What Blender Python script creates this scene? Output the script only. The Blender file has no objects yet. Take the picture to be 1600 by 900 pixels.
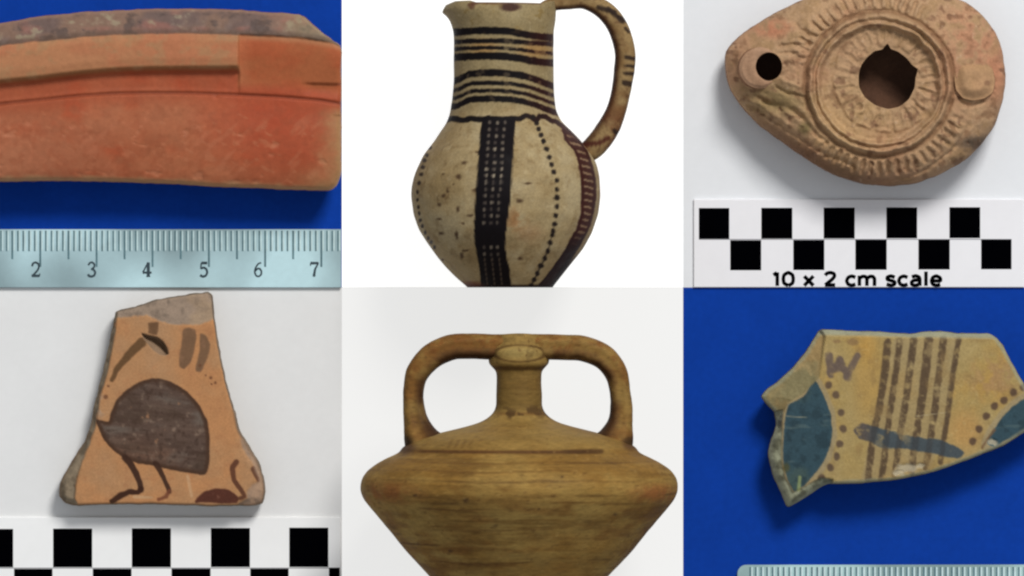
import bpy, math, random
import numpy as np
from mathutils import Vector

# ------------------------------------------------------------------ camera, light, exposure
sc = bpy.context.scene
C = sc.collection
S = 0.0002            # metres per unit of the layout grid (50 units = 1 cm)
D = 3.0               # camera height above the boards, metres
cam_d = bpy.data.cameras.new('camera')
cam_d.sensor_width = 36.0
cam_d.lens = 36.0 * D / (1600 * S)
cam_d.clip_start = 0.05
cam_d.clip_end = 50.0
cam = bpy.data.objects.new('camera', cam_d)
cam.location = (0, 0, D)
C.objects.link(cam)
sc.camera = cam

w = bpy.data.worlds.new('World')
sc.world = w
w.use_nodes = True
wb = w.node_tree.nodes['Background']
wb.inputs[0].default_value = (0.93, 0.96, 1.0, 1)
wb.inputs[1].default_value = 0.40


def area(name, loc, size, power, col, aim=(0, 0, 0)):
    d = bpy.data.lights.new(name, 'AREA')
    d.shape = 'SQUARE'
    d.size = size
    d.energy = power
    d.color = col
    o = bpy.data.objects.new(name, d)
    o.location = loc
    v = Vector(aim) - Vector(loc)
    o.rotation_euler = v.to_track_quat('-Z', 'Y').to_euler()
    C.objects.link(o)
    return o


area('key_softbox', (0.66, 1.38, 1.66), 0.6, 41.0, (1.0, 0.975, 0.94))

sc.view_settings.view_transform = 'Standard'
sc.view_settings.look = 'None'
sc.view_settings.exposure = 0.0
sc.view_settings.gamma = 1.0
sc.view_settings.use_curve_mapping = False
sc.render.engine = 'CYCLES'
sc.cycles.filter_width = 2.3
sc.cycles.use_denoising = True
sc.cycles.max_bounces = 6
GAIN = 1.0


# ------------------------------------------------------------------ numpy helpers
def lin(c):
    c = np.clip(np.asarray(c, float) / 255.0, 0, 1)
    return np.where(c <= 0.04045, c / 12.92, ((c + 0.055) / 1.055) ** 2.4)


def rgb(*c):
    v = lin(c) * GAIN
    return (float(v[0]), float(v[1]), float(v[2]), 1.0)


def _hash(i, j, k, seed):
    n = (i * 374761393 + j * 668265263 + k * 1274126177 + seed * 974634777) & 0xFFFFFFFF
    n = ((n ^ (n >> 13)) * 1274126177) & 0xFFFFFFFF
    n = ((n ^ (n >> 16)) * 2246822519) & 0xFFFFFFFF
    return ((n ^ (n >> 15)) & 0xFFFFFF) / float(0xFFFFFF)


def vnoise(x, y, z, seed=0):
    i, j, k = np.floor(x).astype(np.int64), np.floor(y).astype(np.int64), np.floor(z).astype(np.int64)
    fx, fy, fz = x - i, y - j, z - k
    fx, fy, fz = [f * f * (3 - 2 * f) for f in (fx, fy, fz)]
    out = 0
    for a in (0, 1):
        for b in (0, 1):
            for c in (0, 1):
                wgt = (fx if a else 1 - fx) * (fy if b else 1 - fy) * (fz if c else 1 - fz)
                out = out + wgt * _hash(i + a, j + b, k + c, seed)
    return out


def fbm(x, y, z=None, size=20.0, octv=4, seed=0, sx=1.0, sy=1.0):
    """0..1, mean 0.5; size is the largest feature in layout units"""
    x = np.asarray(x, float)
    y = np.asarray(y, float)
    z = np.zeros_like(x) if z is None else np.asarray(z, float)
    t, amp, tot, f = 0, 1.0, 0, 1.0 / size
    for o in range(octv):
        t = t + amp * vnoise(x * f / sx + 17.3 * o, y * f / sy + 9.1 * o, z * f + 5.7 * o, seed + o)
        tot += amp
        amp *= 0.55
        f *= 2.03
    return t / tot


def ss(a, b, v):
    t = np.clip((v - a) / (b - a), 0, 1)
    return t * t * (3 - 2 * t)


def mix(a, b, m):
    m = np.clip(m, 0, 1)[:, None]
    return a * (1 - m) + np.asarray(b, float) * m


def seg_dist(px, py, pts, closed=False, chunk=8000):
    """distance to a polyline, nearest point, fraction along it"""
    P = np.asarray(pts, float)
    A = P if closed else P[:-1]
    B = np.roll(P, -1, axis=0) if closed else P[1:]
    dv = B - A
    L2 = np.maximum((dv ** 2).sum(1), 1e-9)
    n = len(A)
    dist = np.empty(len(px)); nx = np.empty(len(px)); ny = np.empty(len(px)); fr = np.empty(len(px))
    for s in range(0, len(px), chunk):
        x = px[s:s + chunk, None]; y = py[s:s + chunk, None]
        t = np.clip(((x - A[:, 0]) * dv[:, 0] + (y - A[:, 1]) * dv[:, 1]) / L2, 0, 1)
        qx = A[:, 0] + t * dv[:, 0]; qy = A[:, 1] + t * dv[:, 1]
        d2 = (x - qx) ** 2 + (y - qy) ** 2
        k = d2.argmin(1); r = np.arange(len(k))
        dist[s:s + chunk] = np.sqrt(d2[r, k]); nx[s:s + chunk] = qx[r, k]; ny[s:s + chunk] = qy[r, k]
        fr[s:s + chunk] = (k + t[r, k]) / n
    return dist, nx, ny, fr


def in_poly(px, py, pts, chunk=8000):
    P = np.asarray(pts, float); Q = np.roll(P, -1, axis=0)
    out = np.zeros(len(px), bool)
    dy = Q[:, 1] - P[:, 1]
    dy = np.where(np.abs(dy) < 1e-12, 1e-12, dy)
    for s in range(0, len(px), chunk):
        x = px[s:s + chunk, None]; y = py[s:s + chunk, None]
        c = ((P[:, 1] > y) != (Q[:, 1] > y)) & (x < (Q[:, 0] - P[:, 0]) * (y - P[:, 1]) / dy + P[:, 0])
        out[s:s + chunk] = (c.sum(1) % 2) == 1
    return out


def sdf(px, py, pts):
    """positive inside"""
    d = seg_dist(px, py, pts, True)[0]
    return np.where(in_poly(px, py, pts), d, -d)


def spoly(px, py, pts, soft=1.2, grow=0.0):
    """soft mask of a polygon, worked out only near it"""
    P = np.asarray(pts, float)
    out = np.zeros(len(px))
    k = np.where((px > P[:, 0].min() - 6 - grow) & (px < P[:, 0].max() + 6 + grow) &
                 (py > P[:, 1].min() - 6 - grow) & (py < P[:, 1].max() + 6 + grow))[0]
    if len(k):
        out[k] = ss(-soft, soft, sdf(px[k], py[k], P) + grow)
    return out


def sline(px, py, pts, w0, w1=None, soft=1.0):
    w1 = w0 if w1 is None else w1
    P = np.asarray(pts, float)
    m = max(w0, w1) + 5
    out = np.zeros(len(px))
    k = np.where((px > P[:, 0].min() - m) & (px < P[:, 0].max() + m) & (py > P[:, 1].min() - m) & (py < P[:, 1].max() + m))[0]
    if len(k):
        d, _, _, f = seg_dist(px[k], py[k], P)
        ww = (w0 + (w1 - w0) * f) / 2
        out[k] = ss(soft, -soft, d - ww)
    return out


def sdot(px, py, x, y, rx, ry=None, soft=0.35):
    ry = rx if ry is None else ry
    q = np.sqrt(((px - x) / rx) ** 2 + ((py - y) / ry) ** 2)
    return ss(1 + soft, 1 - soft, q)


def smooth(pts, step=3.0, closed=True, rough=0.0, seed=0, tension=0.5):
    """Catmull-Rom through pts, resampled, roughened like a fracture"""
    P = np.asarray(pts, float)
    n = len(P)
    out = []
    rng = range(n) if closed else range(n - 1)
    for i in rng:
        if closed:
            p0, p1, p2, p3 = P[(i - 1) % n], P[i], P[(i + 1) % n], P[(i + 2) % n]
        else:
            p0, p1, p2, p3 = P[max(i - 1, 0)], P[i], P[i + 1], P[min(i + 2, n - 1)]
        L = np.hypot(*(p2 - p1))
        m = max(1, int(L / step))
        # centripetal-like: limit the tangents by the shorter neighbour, keeps corners
        t1 = (p2 - p0) * tension * min(1.0, L / max(np.hypot(*(p2 - p0)), 1e-6) * 1.0)
        t2 = (p3 - p1) * tension * min(1.0, L / max(np.hypot(*(p3 - p1)), 1e-6) * 1.0)
        for k in range(m):
            t = k / m
            h1 = 2 * t ** 3 - 3 * t ** 2 + 1; h2 = t ** 3 - 2 * t ** 2 + t
            h3 = -2 * t ** 3 + 3 * t ** 2; h4 = t ** 3 - t ** 2
            out.append(h1 * p1 + h2 * t1 + h3 * p2 + h4 * t2)
    if not closed:
        out.append(P[-1])
    Q = np.array(out)
    if rough:
        T = np.roll(Q, -1, axis=0) - np.roll(Q, 1, axis=0)
        T /= np.maximum(np.hypot(T[:, 0], T[:, 1]), 1e-6)[:, None]
        nrm = np.stack([-T[:, 1], T[:, 0]], 1)
        a = (fbm(Q[:, 0], Q[:, 1], size=22, octv=3, seed=seed) - 0.5) * 2
        Q = Q + nrm * (a * rough)[:, None]
    return Q


def circle(cx, cy, rx, ry=None, n=48, wob=0.0, seed=0):
    ry = rx if ry is None else ry
    a = np.linspace(0, 2 * np.pi, n, endpoint=False)
    r = 1 + wob * (fbm(np.cos(a) * 2 + 5, np.sin(a) * 2 + 5, size=1.0, octv=2, seed=seed) - 0.5)
    return np.stack([cx + rx * r * np.cos(a), cy + ry * r * np.sin(a)], 1)


# ------------------------------------------------------------------ blender helpers
def make_mesh(name, V, F, mat, col=None, smooth_sh=True, parent=None):
    """V in metres (n,3); F list/array of tris or quads"""
    me = bpy.data.meshes.new(name)
    F = np.asarray(F) if not isinstance(F, list) else F
    if isinstance(F, np.ndarray):
        n, k = F.shape
        me.vertices.add(len(V)); me.vertices.foreach_set('co', np.asarray(V, float).ravel())
        me.loops.add(n * k); me.loops.foreach_set('vertex_index', F.ravel().astype(np.int32))
        me.polygons.add(n); me.polygons.foreach_set('loop_start', np.arange(0, n * k, k, dtype=np.int32))
        me.update(calc_edges=True)
    else:
        me.from_pydata([tuple(v) for v in V], [], F)
    me.validate()
    if col is not None:
        at = me.attributes.new('clay', 'FLOAT_COLOR', 'POINT')
        rgba = np.ones((len(V), 4)); rgba[:, :3] = lin(col) * GAIN
        at.data.foreach_set('color', rgba.ravel().astype(np.float32))
    me.polygons.foreach_set('use_smooth', [smooth_sh] * len(me.polygons))
    me.materials.append(mat)
    me.update()
    o = bpy.data.objects.new(name, me)
    C.objects.link(o)
    if parent is not None:
        o.parent = parent
    return o


def thing(name, label, cat, ox, oy, h=0.0, group=None, z=0.0):
    """an Empty on the board under the thing; h = height (layout units) at which its outline is widest"""
    k = (D - (h + z) * S) / D
    o = bpy.data.objects.new(name, None)
    o.empty_display_size = 0.01
    o.location = ((ox - 800) * S * k, (450 - oy) * S * k, z * S)
    o['label'] = label
    o['category'] = cat
    if group:
        o['group'] = group
    C.objects.link(o)
    o['_k'] = k
    o['_ox'] = ox
    o['_oy'] = oy
    return o


def loc(root, x, y, z):
    k, ox, oy = root['_k'], root['_ox'], root['_oy']
    return np.stack([(np.asarray(x, float) - ox) * S * k, (oy - np.asarray(y, float)) * S * k,
                     np.asarray(z, float) * S * k + 0 * np.asarray(x, float)], 1)


def slab(root, name, outline, zfun, cfun, mat, step=2.0, holes=(), side=((0, 0.5), (3, 0.0)), side_col=None,
         hole_depth=14, side_rough=1.0, seed=0):
    """a relief plate: a fine grid cut to an outline, its height from zfun(x, y, d), with broken sides down to the board.
    side: (inset, fraction of the height left) rings below the top edge"""
    P = np.asarray(outline, float)
    x0, y0 = P.min(0) - step * 2; x1, y1 = P.max(0) + step * 2
    nx, ny = int((x1 - x0) / step) + 1, int((y1 - y0) / step) + 1
    gx, gy = np.meshgrid(x0 + np.arange(nx) * step, y0 + np.arange(ny) * step)
    gx = gx.ravel(); gy = gy.ravel()
    dist, qx, qy, _ = seg_dist(gx, gy, P, True)
    ins = in_poly(gx, gy, P)
    d_outer = np.where(ins, dist, -dist)
    which = np.zeros(len(gx), int)
    near, nqx, nqy = dist, qx, qy
    for hi, H in enumerate(holes):
        dh, hx, hy, _ = seg_dist(gx, gy, H, True)
        ih = in_poly(gx, gy, H)
        ins = ins & ~ih
        cl = dh < near
        near = np.where(cl, dh, near); nqx = np.where(cl, hx, nqx); nqy = np.where(cl, hy, nqy)
        which = np.where(cl, hi + 1, which)
    idx = np.arange(nx * ny).reshape(ny, nx)
    a, b, c, d = [q.ravel() for q in (idx[:-1, :-1], idx[:-1, 1:], idx[1:, 1:], idx[1:, :-1])]
    quad = np.stack([a, d, c, b], 1)                     # y runs down: this order faces up
    keep = ins[quad].any(1)
    quad = quad[keep]
    used = np.unique(quad)
    snap = used[~ins[used]]
    gx[snap] = nqx[snap]; gy[snap] = nqy[snap]
    d_outer[snap] = np.where(which[snap] == 0, 0.0, d_outer[snap])
    rem = -np.ones(nx * ny, int); rem[used] = np.arange(len(used))
    quad = rem[quad]
    X, Y, DO, W = gx[used], gy[used], np.maximum(d_outer[used], 0), which[used]
    Z = zfun(X, Y, DO)
    col = cfun(X, Y, DO)
    # boundary edges
    e = np.concatenate([quad[:, [0, 1]], quad[:, [1, 2]], quad[:, [2, 3]], quad[:, [3, 0]]])
    n = len(X)
    key = e[:, 0].astype(np.int64) * n + e[:, 1]
    rkey = e[:, 1].astype(np.int64) * n + e[:, 0]
    be = e[~np.isin(key, rkey)]
    bv = np.unique(be)
    m = -np.ones(n, int); m[bv] = np.arange(len(bv))
    nr = np.zeros((len(bv), 2))
    dx = X[be[:, 1]] - X[be[:, 0]]; dy = Y[be[:, 1]] - Y[be[:, 0]]
    en = np.stack([-dy, dx], 1)                           # outward (checked by sign below)
    for q in (0, 1):
        np.add.at(nr, m[be[:, q]], en)
    nr /= np.maximum(np.hypot(nr[:, 0], nr[:, 1]), 1e-6)[:, None]
    # orient outward: away from the nearest used centroid cell
    tx, ty = X[bv] + nr[:, 0] * step * 1.5, Y[bv] + nr[:, 1] * step * 1.5
    inn = in_poly(tx, ty, P)
    for H in holes:
        inn &= ~in_poly(tx, ty, H)
    if inn.mean() > 0.5:
        nr = -nr
    isout = (W[bv] == 0)
    VX, VY, VZ, VC, FF = [X], [Y], [Z], [col], [quad]
    base = n
    prev = None
    sc_ = side_col if side_col is not None else (lambda x, y, z: mix(np.tile(np.array([150., 120., 90.]), (len(x), 1)), [110, 90, 70], fbm(x, y, z, 8, 3, 5)))
    rings = [(0, 1.0)] + list(side)
    for r, (inset, fr) in enumerate(rings):
        rz = np.where(isout, Z[bv] * fr, Z[bv] - hole_depth * (1 - fr))
        jx = (fbm(X[bv], Y[bv], rz, 9, 3, seed + r) - 0.5) * 2 * side_rough * (r > 0)
        ins_ = np.where(isout, inset, -min(inset, 2) * 0)
        rx = X[bv] - nr[:, 0] * (ins_ + jx)
        ry = Y[bv] - nr[:, 1] * (ins_ + jx)
        VX.append(rx); VY.append(ry); VZ.append(rz); VC.append(sc_(rx, ry, rz))
        cur = base + m
        if prev is not None:
            FF.append(np.stack([prev[be[:, 1]], prev[be[:, 0]], cur[be[:, 0]], cur[be[:, 1]]], 1))
        prev = cur.copy()
        base += len(bv)
    VX, VY, VZ = np.concatenate(VX), np.concatenate(VY), np.concatenate(VZ)
    return make_mesh(name, loc(root, VX, VY, VZ), np.concatenate(FF), mat, np.concatenate(VC), True, root)


def interp(pts):
    P = np.asarray(pts, float)
    return lambda v: np.interp(v, P[:, 0], P[:, 1])


def sinterp(pts, step=4.0):
    """smoothed interpolation of y over x"""
    P = np.asarray(pts, float)
    xs = np.arange(P[0, 0], P[-1, 0] + step, step)
    ys = np.interp(xs, P[:, 0], P[:, 1])
    k = np.array([1, 4, 6, 4, 1], float); k /= k.sum()
    for _ in range(4):
        pad = np.concatenate([[2 * ys[0] - ys[2], 2 * ys[0] - ys[1]], ys, [2 * ys[-1] - ys[-2], 2 * ys[-1] - ys[-3]]])
        ys = np.convolve(pad, k, 'valid')
    return lambda v: np.interp(v, xs, ys)


def box_bm(x0, y0, x1, y1, z0, z1, root, bev=0.0):
    """box with optional top chamfer; returns verts, faces in local metres"""
    b = bev
    vs = []
    for (z, i) in ((z0, 0), (z1 - b, 0), (z1, b)):
        vs += [(x0 + i, y1 - i, z), (x1 - i, y1 - i, z), (x1 - i, y0 + i, z), (x0 + i, y0 + i, z)]
    V = np.array(vs, float)
    F = [[3, 2, 1, 0]]
    for l in (0, 4):
        for q in range(4):
            F.append([l + q, l + (q + 1) % 4, l + 4 + (q + 1) % 4, l + 4 + q])
    F.append([8, 9, 10, 11])
    return loc(root, V[:, 0], V[:, 1], V[:, 2]), F


# ------------------------------------------------------------------ materials
def nodes(name):
    m = bpy.data.materials.new(name)
    m.use_nodes = True
    t = m.node_tree
    p = t.nodes['Principled BSDF']
    return m, t, p


def noise(t, scale, detail=4.0, rough=0.6, vec=None, stretch=None):
    tc = t.nodes.new('ShaderNodeTexCoord')
    n = t.nodes.new('ShaderNodeTexNoise')
    n.inputs['Scale'].default_value = scale
    n.inputs['Detail'].default_value = detail
    n.inputs['Roughness'].default_value = rough
    if stretch:
        mp = t.nodes.new('ShaderNodeMapping')
        mp.inputs['Scale'].default_value = stretch
        t.links.new(tc.outputs['Object'], mp.inputs['Vector'])
        t.links.new(mp.outputs['Vector'], n.inputs['Vector'])
    else:
        t.links.new(tc.outputs['Object'], n.inputs['Vector'])
    return n


def maprange(t, src, a, b, c, d):
    r = t.nodes.new('ShaderNodeMapRange')
    r.inputs[1].default_value = a; r.inputs[2].default_value = b
    r.inputs[3].default_value = c; r.inputs[4].default_value = d
    t.links.new(src, r.inputs[0])
    return r.outputs[0]


def mulcol(t, c, f):
    v = t.nodes.new('ShaderNodeVectorMath'); v.operation = 'SCALE'
    t.links.new(c, v.inputs[0]); t.links.new(f, v.inputs['Scale'])
    return v.outputs[0]


def bump(t, p, h, strength, dist):
    b = t.nodes.new('ShaderNodeBump')
    b.inputs['Strength'].default_value = strength
    b.inputs['Distance'].default_value = dist
    t.links.new(h, b.inputs['Height'])
    t.links.new(b.outputs[0], p.inputs['Normal'])


def clay_mat(name, grain=900, amp=0.22, rough=0.8, spec=0.25, bstr=0.5, bdist=0.0001, stretch=None, tone=0.9):
    m, t, p = nodes(name)
    a = t.nodes.new('ShaderNodeAttribute'); a.attribute_name = 'clay'
    n1 = noise(t, grain, 5, 0.65, stretch=stretch)
    n2 = noise(t, grain * 0.22, 4, 0.6, stretch=stretch)
    c = mulcol(t, a.outputs['Color'], maprange(t, n1.outputs[0], 0.3, 0.7, (1 - amp) * tone, (1 + amp) * tone))
    c = mulcol(t, c, maprange(t, n2.outputs[0], 0.3, 0.7, 1 - amp * 0.5, 1 + amp * 0.5))
    t.links.new(c, p.inputs['Base Color'])
    t.links.new(maprange(t, n2.outputs[0], 0.3, 0.7, rough - 0.1, rough + 0.1), p.inputs['Roughness'])
    p.inputs['Specular IOR Level'].default_value = spec * 0.5
    bump(t, p, n1.outputs[0], bstr, bdist)
    return m


def board_mat(name, c, rough=0.6, amp=0.04, grain=300, emit=0.0, spec=0.3, big=0.04):
    m, t, p = nodes(name)
    r = t.nodes.new('ShaderNodeRGB'); r.outputs[0].default_value = rgb(*c)
    n1 = noise(t, grain, 4, 0.6)
    n2 = noise(t, 60, 5, 0.65)
    o = mulcol(t, r.outputs[0], maprange(t, n1.outputs[0], 0.3, 0.7, 1 - amp, 1 + amp))
    o = mulcol(t, o, maprange(t, n2.outputs[0], 0.3, 0.7, 1 - big, 1 + big))
    t.links.new(o, p.inputs['Base Color'])
    p.inputs['Roughness'].default_value = rough
    p.inputs['Specular IOR Level'].default_value = spec
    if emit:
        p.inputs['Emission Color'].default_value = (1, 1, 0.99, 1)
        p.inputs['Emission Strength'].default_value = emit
    bump(t, p, n1.outputs[0], 0.15, 0.00005)
    return m


def plain(name, c, rough=0.5, spec=0.4, amp=0.05):
    m, t, p = nodes(name)
    r = t.nodes.new('ShaderNodeRGB'); r.outputs[0].default_value = rgb(*c)
    n1 = noise(t, 250, 4, 0.6)
    n2 = noise(t, 22, 6, 0.7)
    o_ = mulcol(t, r.outputs[0], maprange(t, n1.outputs[0], 0.3, 0.7, 1 - amp, 1 + amp))
    t.links.new(mulcol(t, o_, maprange(t, n2.outputs[0], 0.3, 0.7, 0.97, 1.015)), p.inputs['Base Color'])
    p.inputs['Roughness'].default_value = rough
    p.inputs['Specular IOR Level'].default_value = spec
    return m


M_blue1 = board_mat('blue_card_left', (12, 61, 160), 0.8, 0.06, 500, spec=0.06, big=0.08)
M_blue2 = board_mat('blue_card_right', (11, 59, 155), 0.8, 0.06, 500, spec=0.06, big=0.06)
M_paper1 = board_mat('white_paper_upper', (229, 232, 236), 0.8, 0.01, 400, spec=0.1, big=0.015)
M_paper2 = board_mat('white_paper_lower', (230, 231, 231), 0.8, 0.01, 400, spec=0.1, big=0.02)
M_panel1 = board_mat('glow_white_board', (150, 150, 150), 0.6, 0.0, 100, emit=0.93, spec=0.1, big=0.0)  # plain board with emission added to wash out the jug's shadow
M_panel2 = board_mat('glow_offwhite_board', (110, 110, 109), 0.6, 0.0, 100, emit=0.75, spec=0.1, big=0.01)  # emission added to this board too, so the amphora's shadow fades
M_table = plain('table_laminate', (120, 116, 110), 0.5)
M_black = plain('black_print', (2, 2, 4), 1.0, 0.0, 0.1)
M_cardw = plain('white_card', (236, 236, 240), 0.55, 0.3, 0.01)
M_cardw2 = plain('white_card_lower', (246, 247, 247), 0.55, 0.3, 0.01)
M_edge = plain('grey_print_line', (120, 120, 126), 0.6, 0.2)


# ------------------------------------------------------------------ the setting: table and six boards butted edge to edge
def struct_box(name, x0, y0, x1, y1, z0, z1, m, label=None):
    V = np.array([[x, y, z] for z in (z0, z1) for (x, y) in ((x0, y1), (x1, y1), (x1, y0), (x0, y0))], float)
    V = np.stack([(V[:, 0] - 800) * S, (450 - V[:, 1]) * S, V[:, 2] * S], 1)
    F = [[3, 2, 1, 0], [4, 5, 6, 7]] + [[q, (q + 1) % 4, 4 + (q + 1) % 4, 4 + q] for q in range(4)]
    o = make_mesh(name, V, F, m, None, False)
    o['kind'] = 'structure'
    if label:
        o['label'] = label
    return o


XL, X1, X2, XR = -190, 534.0, 1067.5, 1790
YT, YM, YB = -170, 449.3, 1070
g = 0.12
struct_box('table', -600, -500, 2200, 1400, -200, -12, M_table, 'grey table top under the six boards')
struct_box('backdrop', XL, YT, X1 - g, YM - g, -12, 0, M_blue1, 'blue card board under the red rim sherd')
struct_box('backdrop', X1 + g, YT, X2 - g, YM - g, -12, 0, M_panel1, 'bright white board behind the jug, with added glow')
struct_box('backdrop', X2 + g, YT, XR, YM - g, -12, 0, M_paper1, 'pale grey white paper board under the oil lamp')
struct_box('backdrop', XL, YM + g, X1 - g, YB, -12, 0, M_paper2, 'pale grey white paper board under the bird sherd')
struct_box('backdrop', X1 + g, YM + g, X2 - g, YB, -12, 0, M_panel2, 'off white board behind the amphora, with added glow')
struct_box('backdrop', X2 + g, YM + g, XR, YB, -12, 0, M_blue2, 'blue card board under the striped sherd')

# ------------------------------------------------------------------ 1 red rim sherd
M_sig = clay_mat('red_slip_clay', 700, 0.08, 0.6, 0.4, 0.3, 0.0001)
r1 = thing('rim_sherd', 'long orange red pottery rim sherd with ledge and groove, on blue above the ruler', 'pottery sherd', 260, 160, 60)
o1 = smooth([(-120, 62), (-60, 48), (0, 37), (60, 27), (120, 20.5), (180, 17), (240, 14.8), (300, 14.2), (360, 16), (420, 20),
             (468, 23), (476, 27), (486, 37), (500, 49), (516, 61), (531, 71), (533, 80), (533, 120), (533.2, 160), (531.4, 172), (532.5, 186),
             (533, 220), (533, 262), (531, 276), (525, 290), (514, 296.5), (440, 295), (360, 292), (270, 287.5), (180, 284), (60, 282),
             (0, 283.5), (-60, 287), (-120, 294), (-128, 240), (-118, 180), (-130, 120)], 4, rough=1.3, seed=3)
cA = sinterp([(-130, 96), (-60, 82), (0, 73), (60, 66), (120, 60), (180, 55.5), (240, 54), (300, 54), (360, 55), (430, 57.5), (480, 61), (520, 68), (540, 76)])
cB = sinterp([(-130, 145), (-60, 134), (0, 125), (60, 119.5), (120, 112), (180, 106.5), (240, 104.5), (300, 104), (373, 103.5), (540, 107)])
cG = sinterp([(-130, 188), (-60, 174), (0, 163), (60, 157), (120, 150.5), (180, 146.5), (240, 145.5), (300, 146), (370, 148.5), (440, 152), (500, 157), (540, 164)])


def z1(x, y, d):
    a, b, gr = cA(x), cB(x), cG(x)
    top = 14 + 0 * x
    n = (fbm(x, y, size=14, octv=4, seed=11) - 0.5)
    nn = (fbm(x, y, size=60, octv=2, seed=12) - 0.5)
    z = np.full_like(x, 60.0)
    # broken upper band slopes away
    fa = np.clip((a - y) / 36.0, 0, 1.3)
    zA = 71 - 20 * fa ** 1.3 + n * 5.0
    left = ss(376.5, 372.5, x)
    step = ss(-2, 13, y - b)
    zBl = 76 - 1.5 * ss(12, 0, y - a) - 20.0 * step - 2.5 * ss(-14, 0, y - b)
    zBr = 67 - 11.0 * ss(10, 82, y - a)
    # small ledge at far right
    st = ss(465, 492, x) * ss(0, 4.5, y - (128.5 + (x - 480) * 0.03))
    zBr = zBr - 5.0 * st * ss(30, 10, y - 128)
    zB = zBl * left + zBr * (1 - left) + n * 1.0
    zC = 56.5 + 3.5 * ss(0, 60, y - gr) - 13 * ss(60, 165, y - gr) ** 1.5 + n * 0.8 + nn * 1.2
    z = np.where(y < a, zA, zB)
    w_ = ss(-10, 4, y - gr)
    z = np.where(y > a, zB * (1 - w_) + zC * w_, z)
    w2 = ss(-2.2, 1.2, y - a)
    z = np.where(np.abs(y - a) < 3, zA * (1 - w2) + zB * w2, z)
    gd = (0.75 + 0.5 * fbm(x, y, size=60, octv=2, seed=4))
    z -= 4.0 * gd * np.exp(-((y - gr) / 2.3) ** 2)
    z -= 2.5 * np.exp(-(((x - 338) / 4) ** 2 + ((y - 152) / 2.2) ** 2))
    # chips in the lower body
    ch = ss(0.70, 0.80, fbm(x, y, size=16, octv=3, seed=31, sx=1.5)) * ss(180, 210, y)
    z -= ch * 1.3
    e = np.clip(1 - d / 7.0, 0, 1)
    z -= 6.0 * e ** 2
    e2 = np.clip(1 - d / 20.0, 0, 1) * (y > 180)
    z -= 4 * e2 ** 2
    return z + 34


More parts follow.
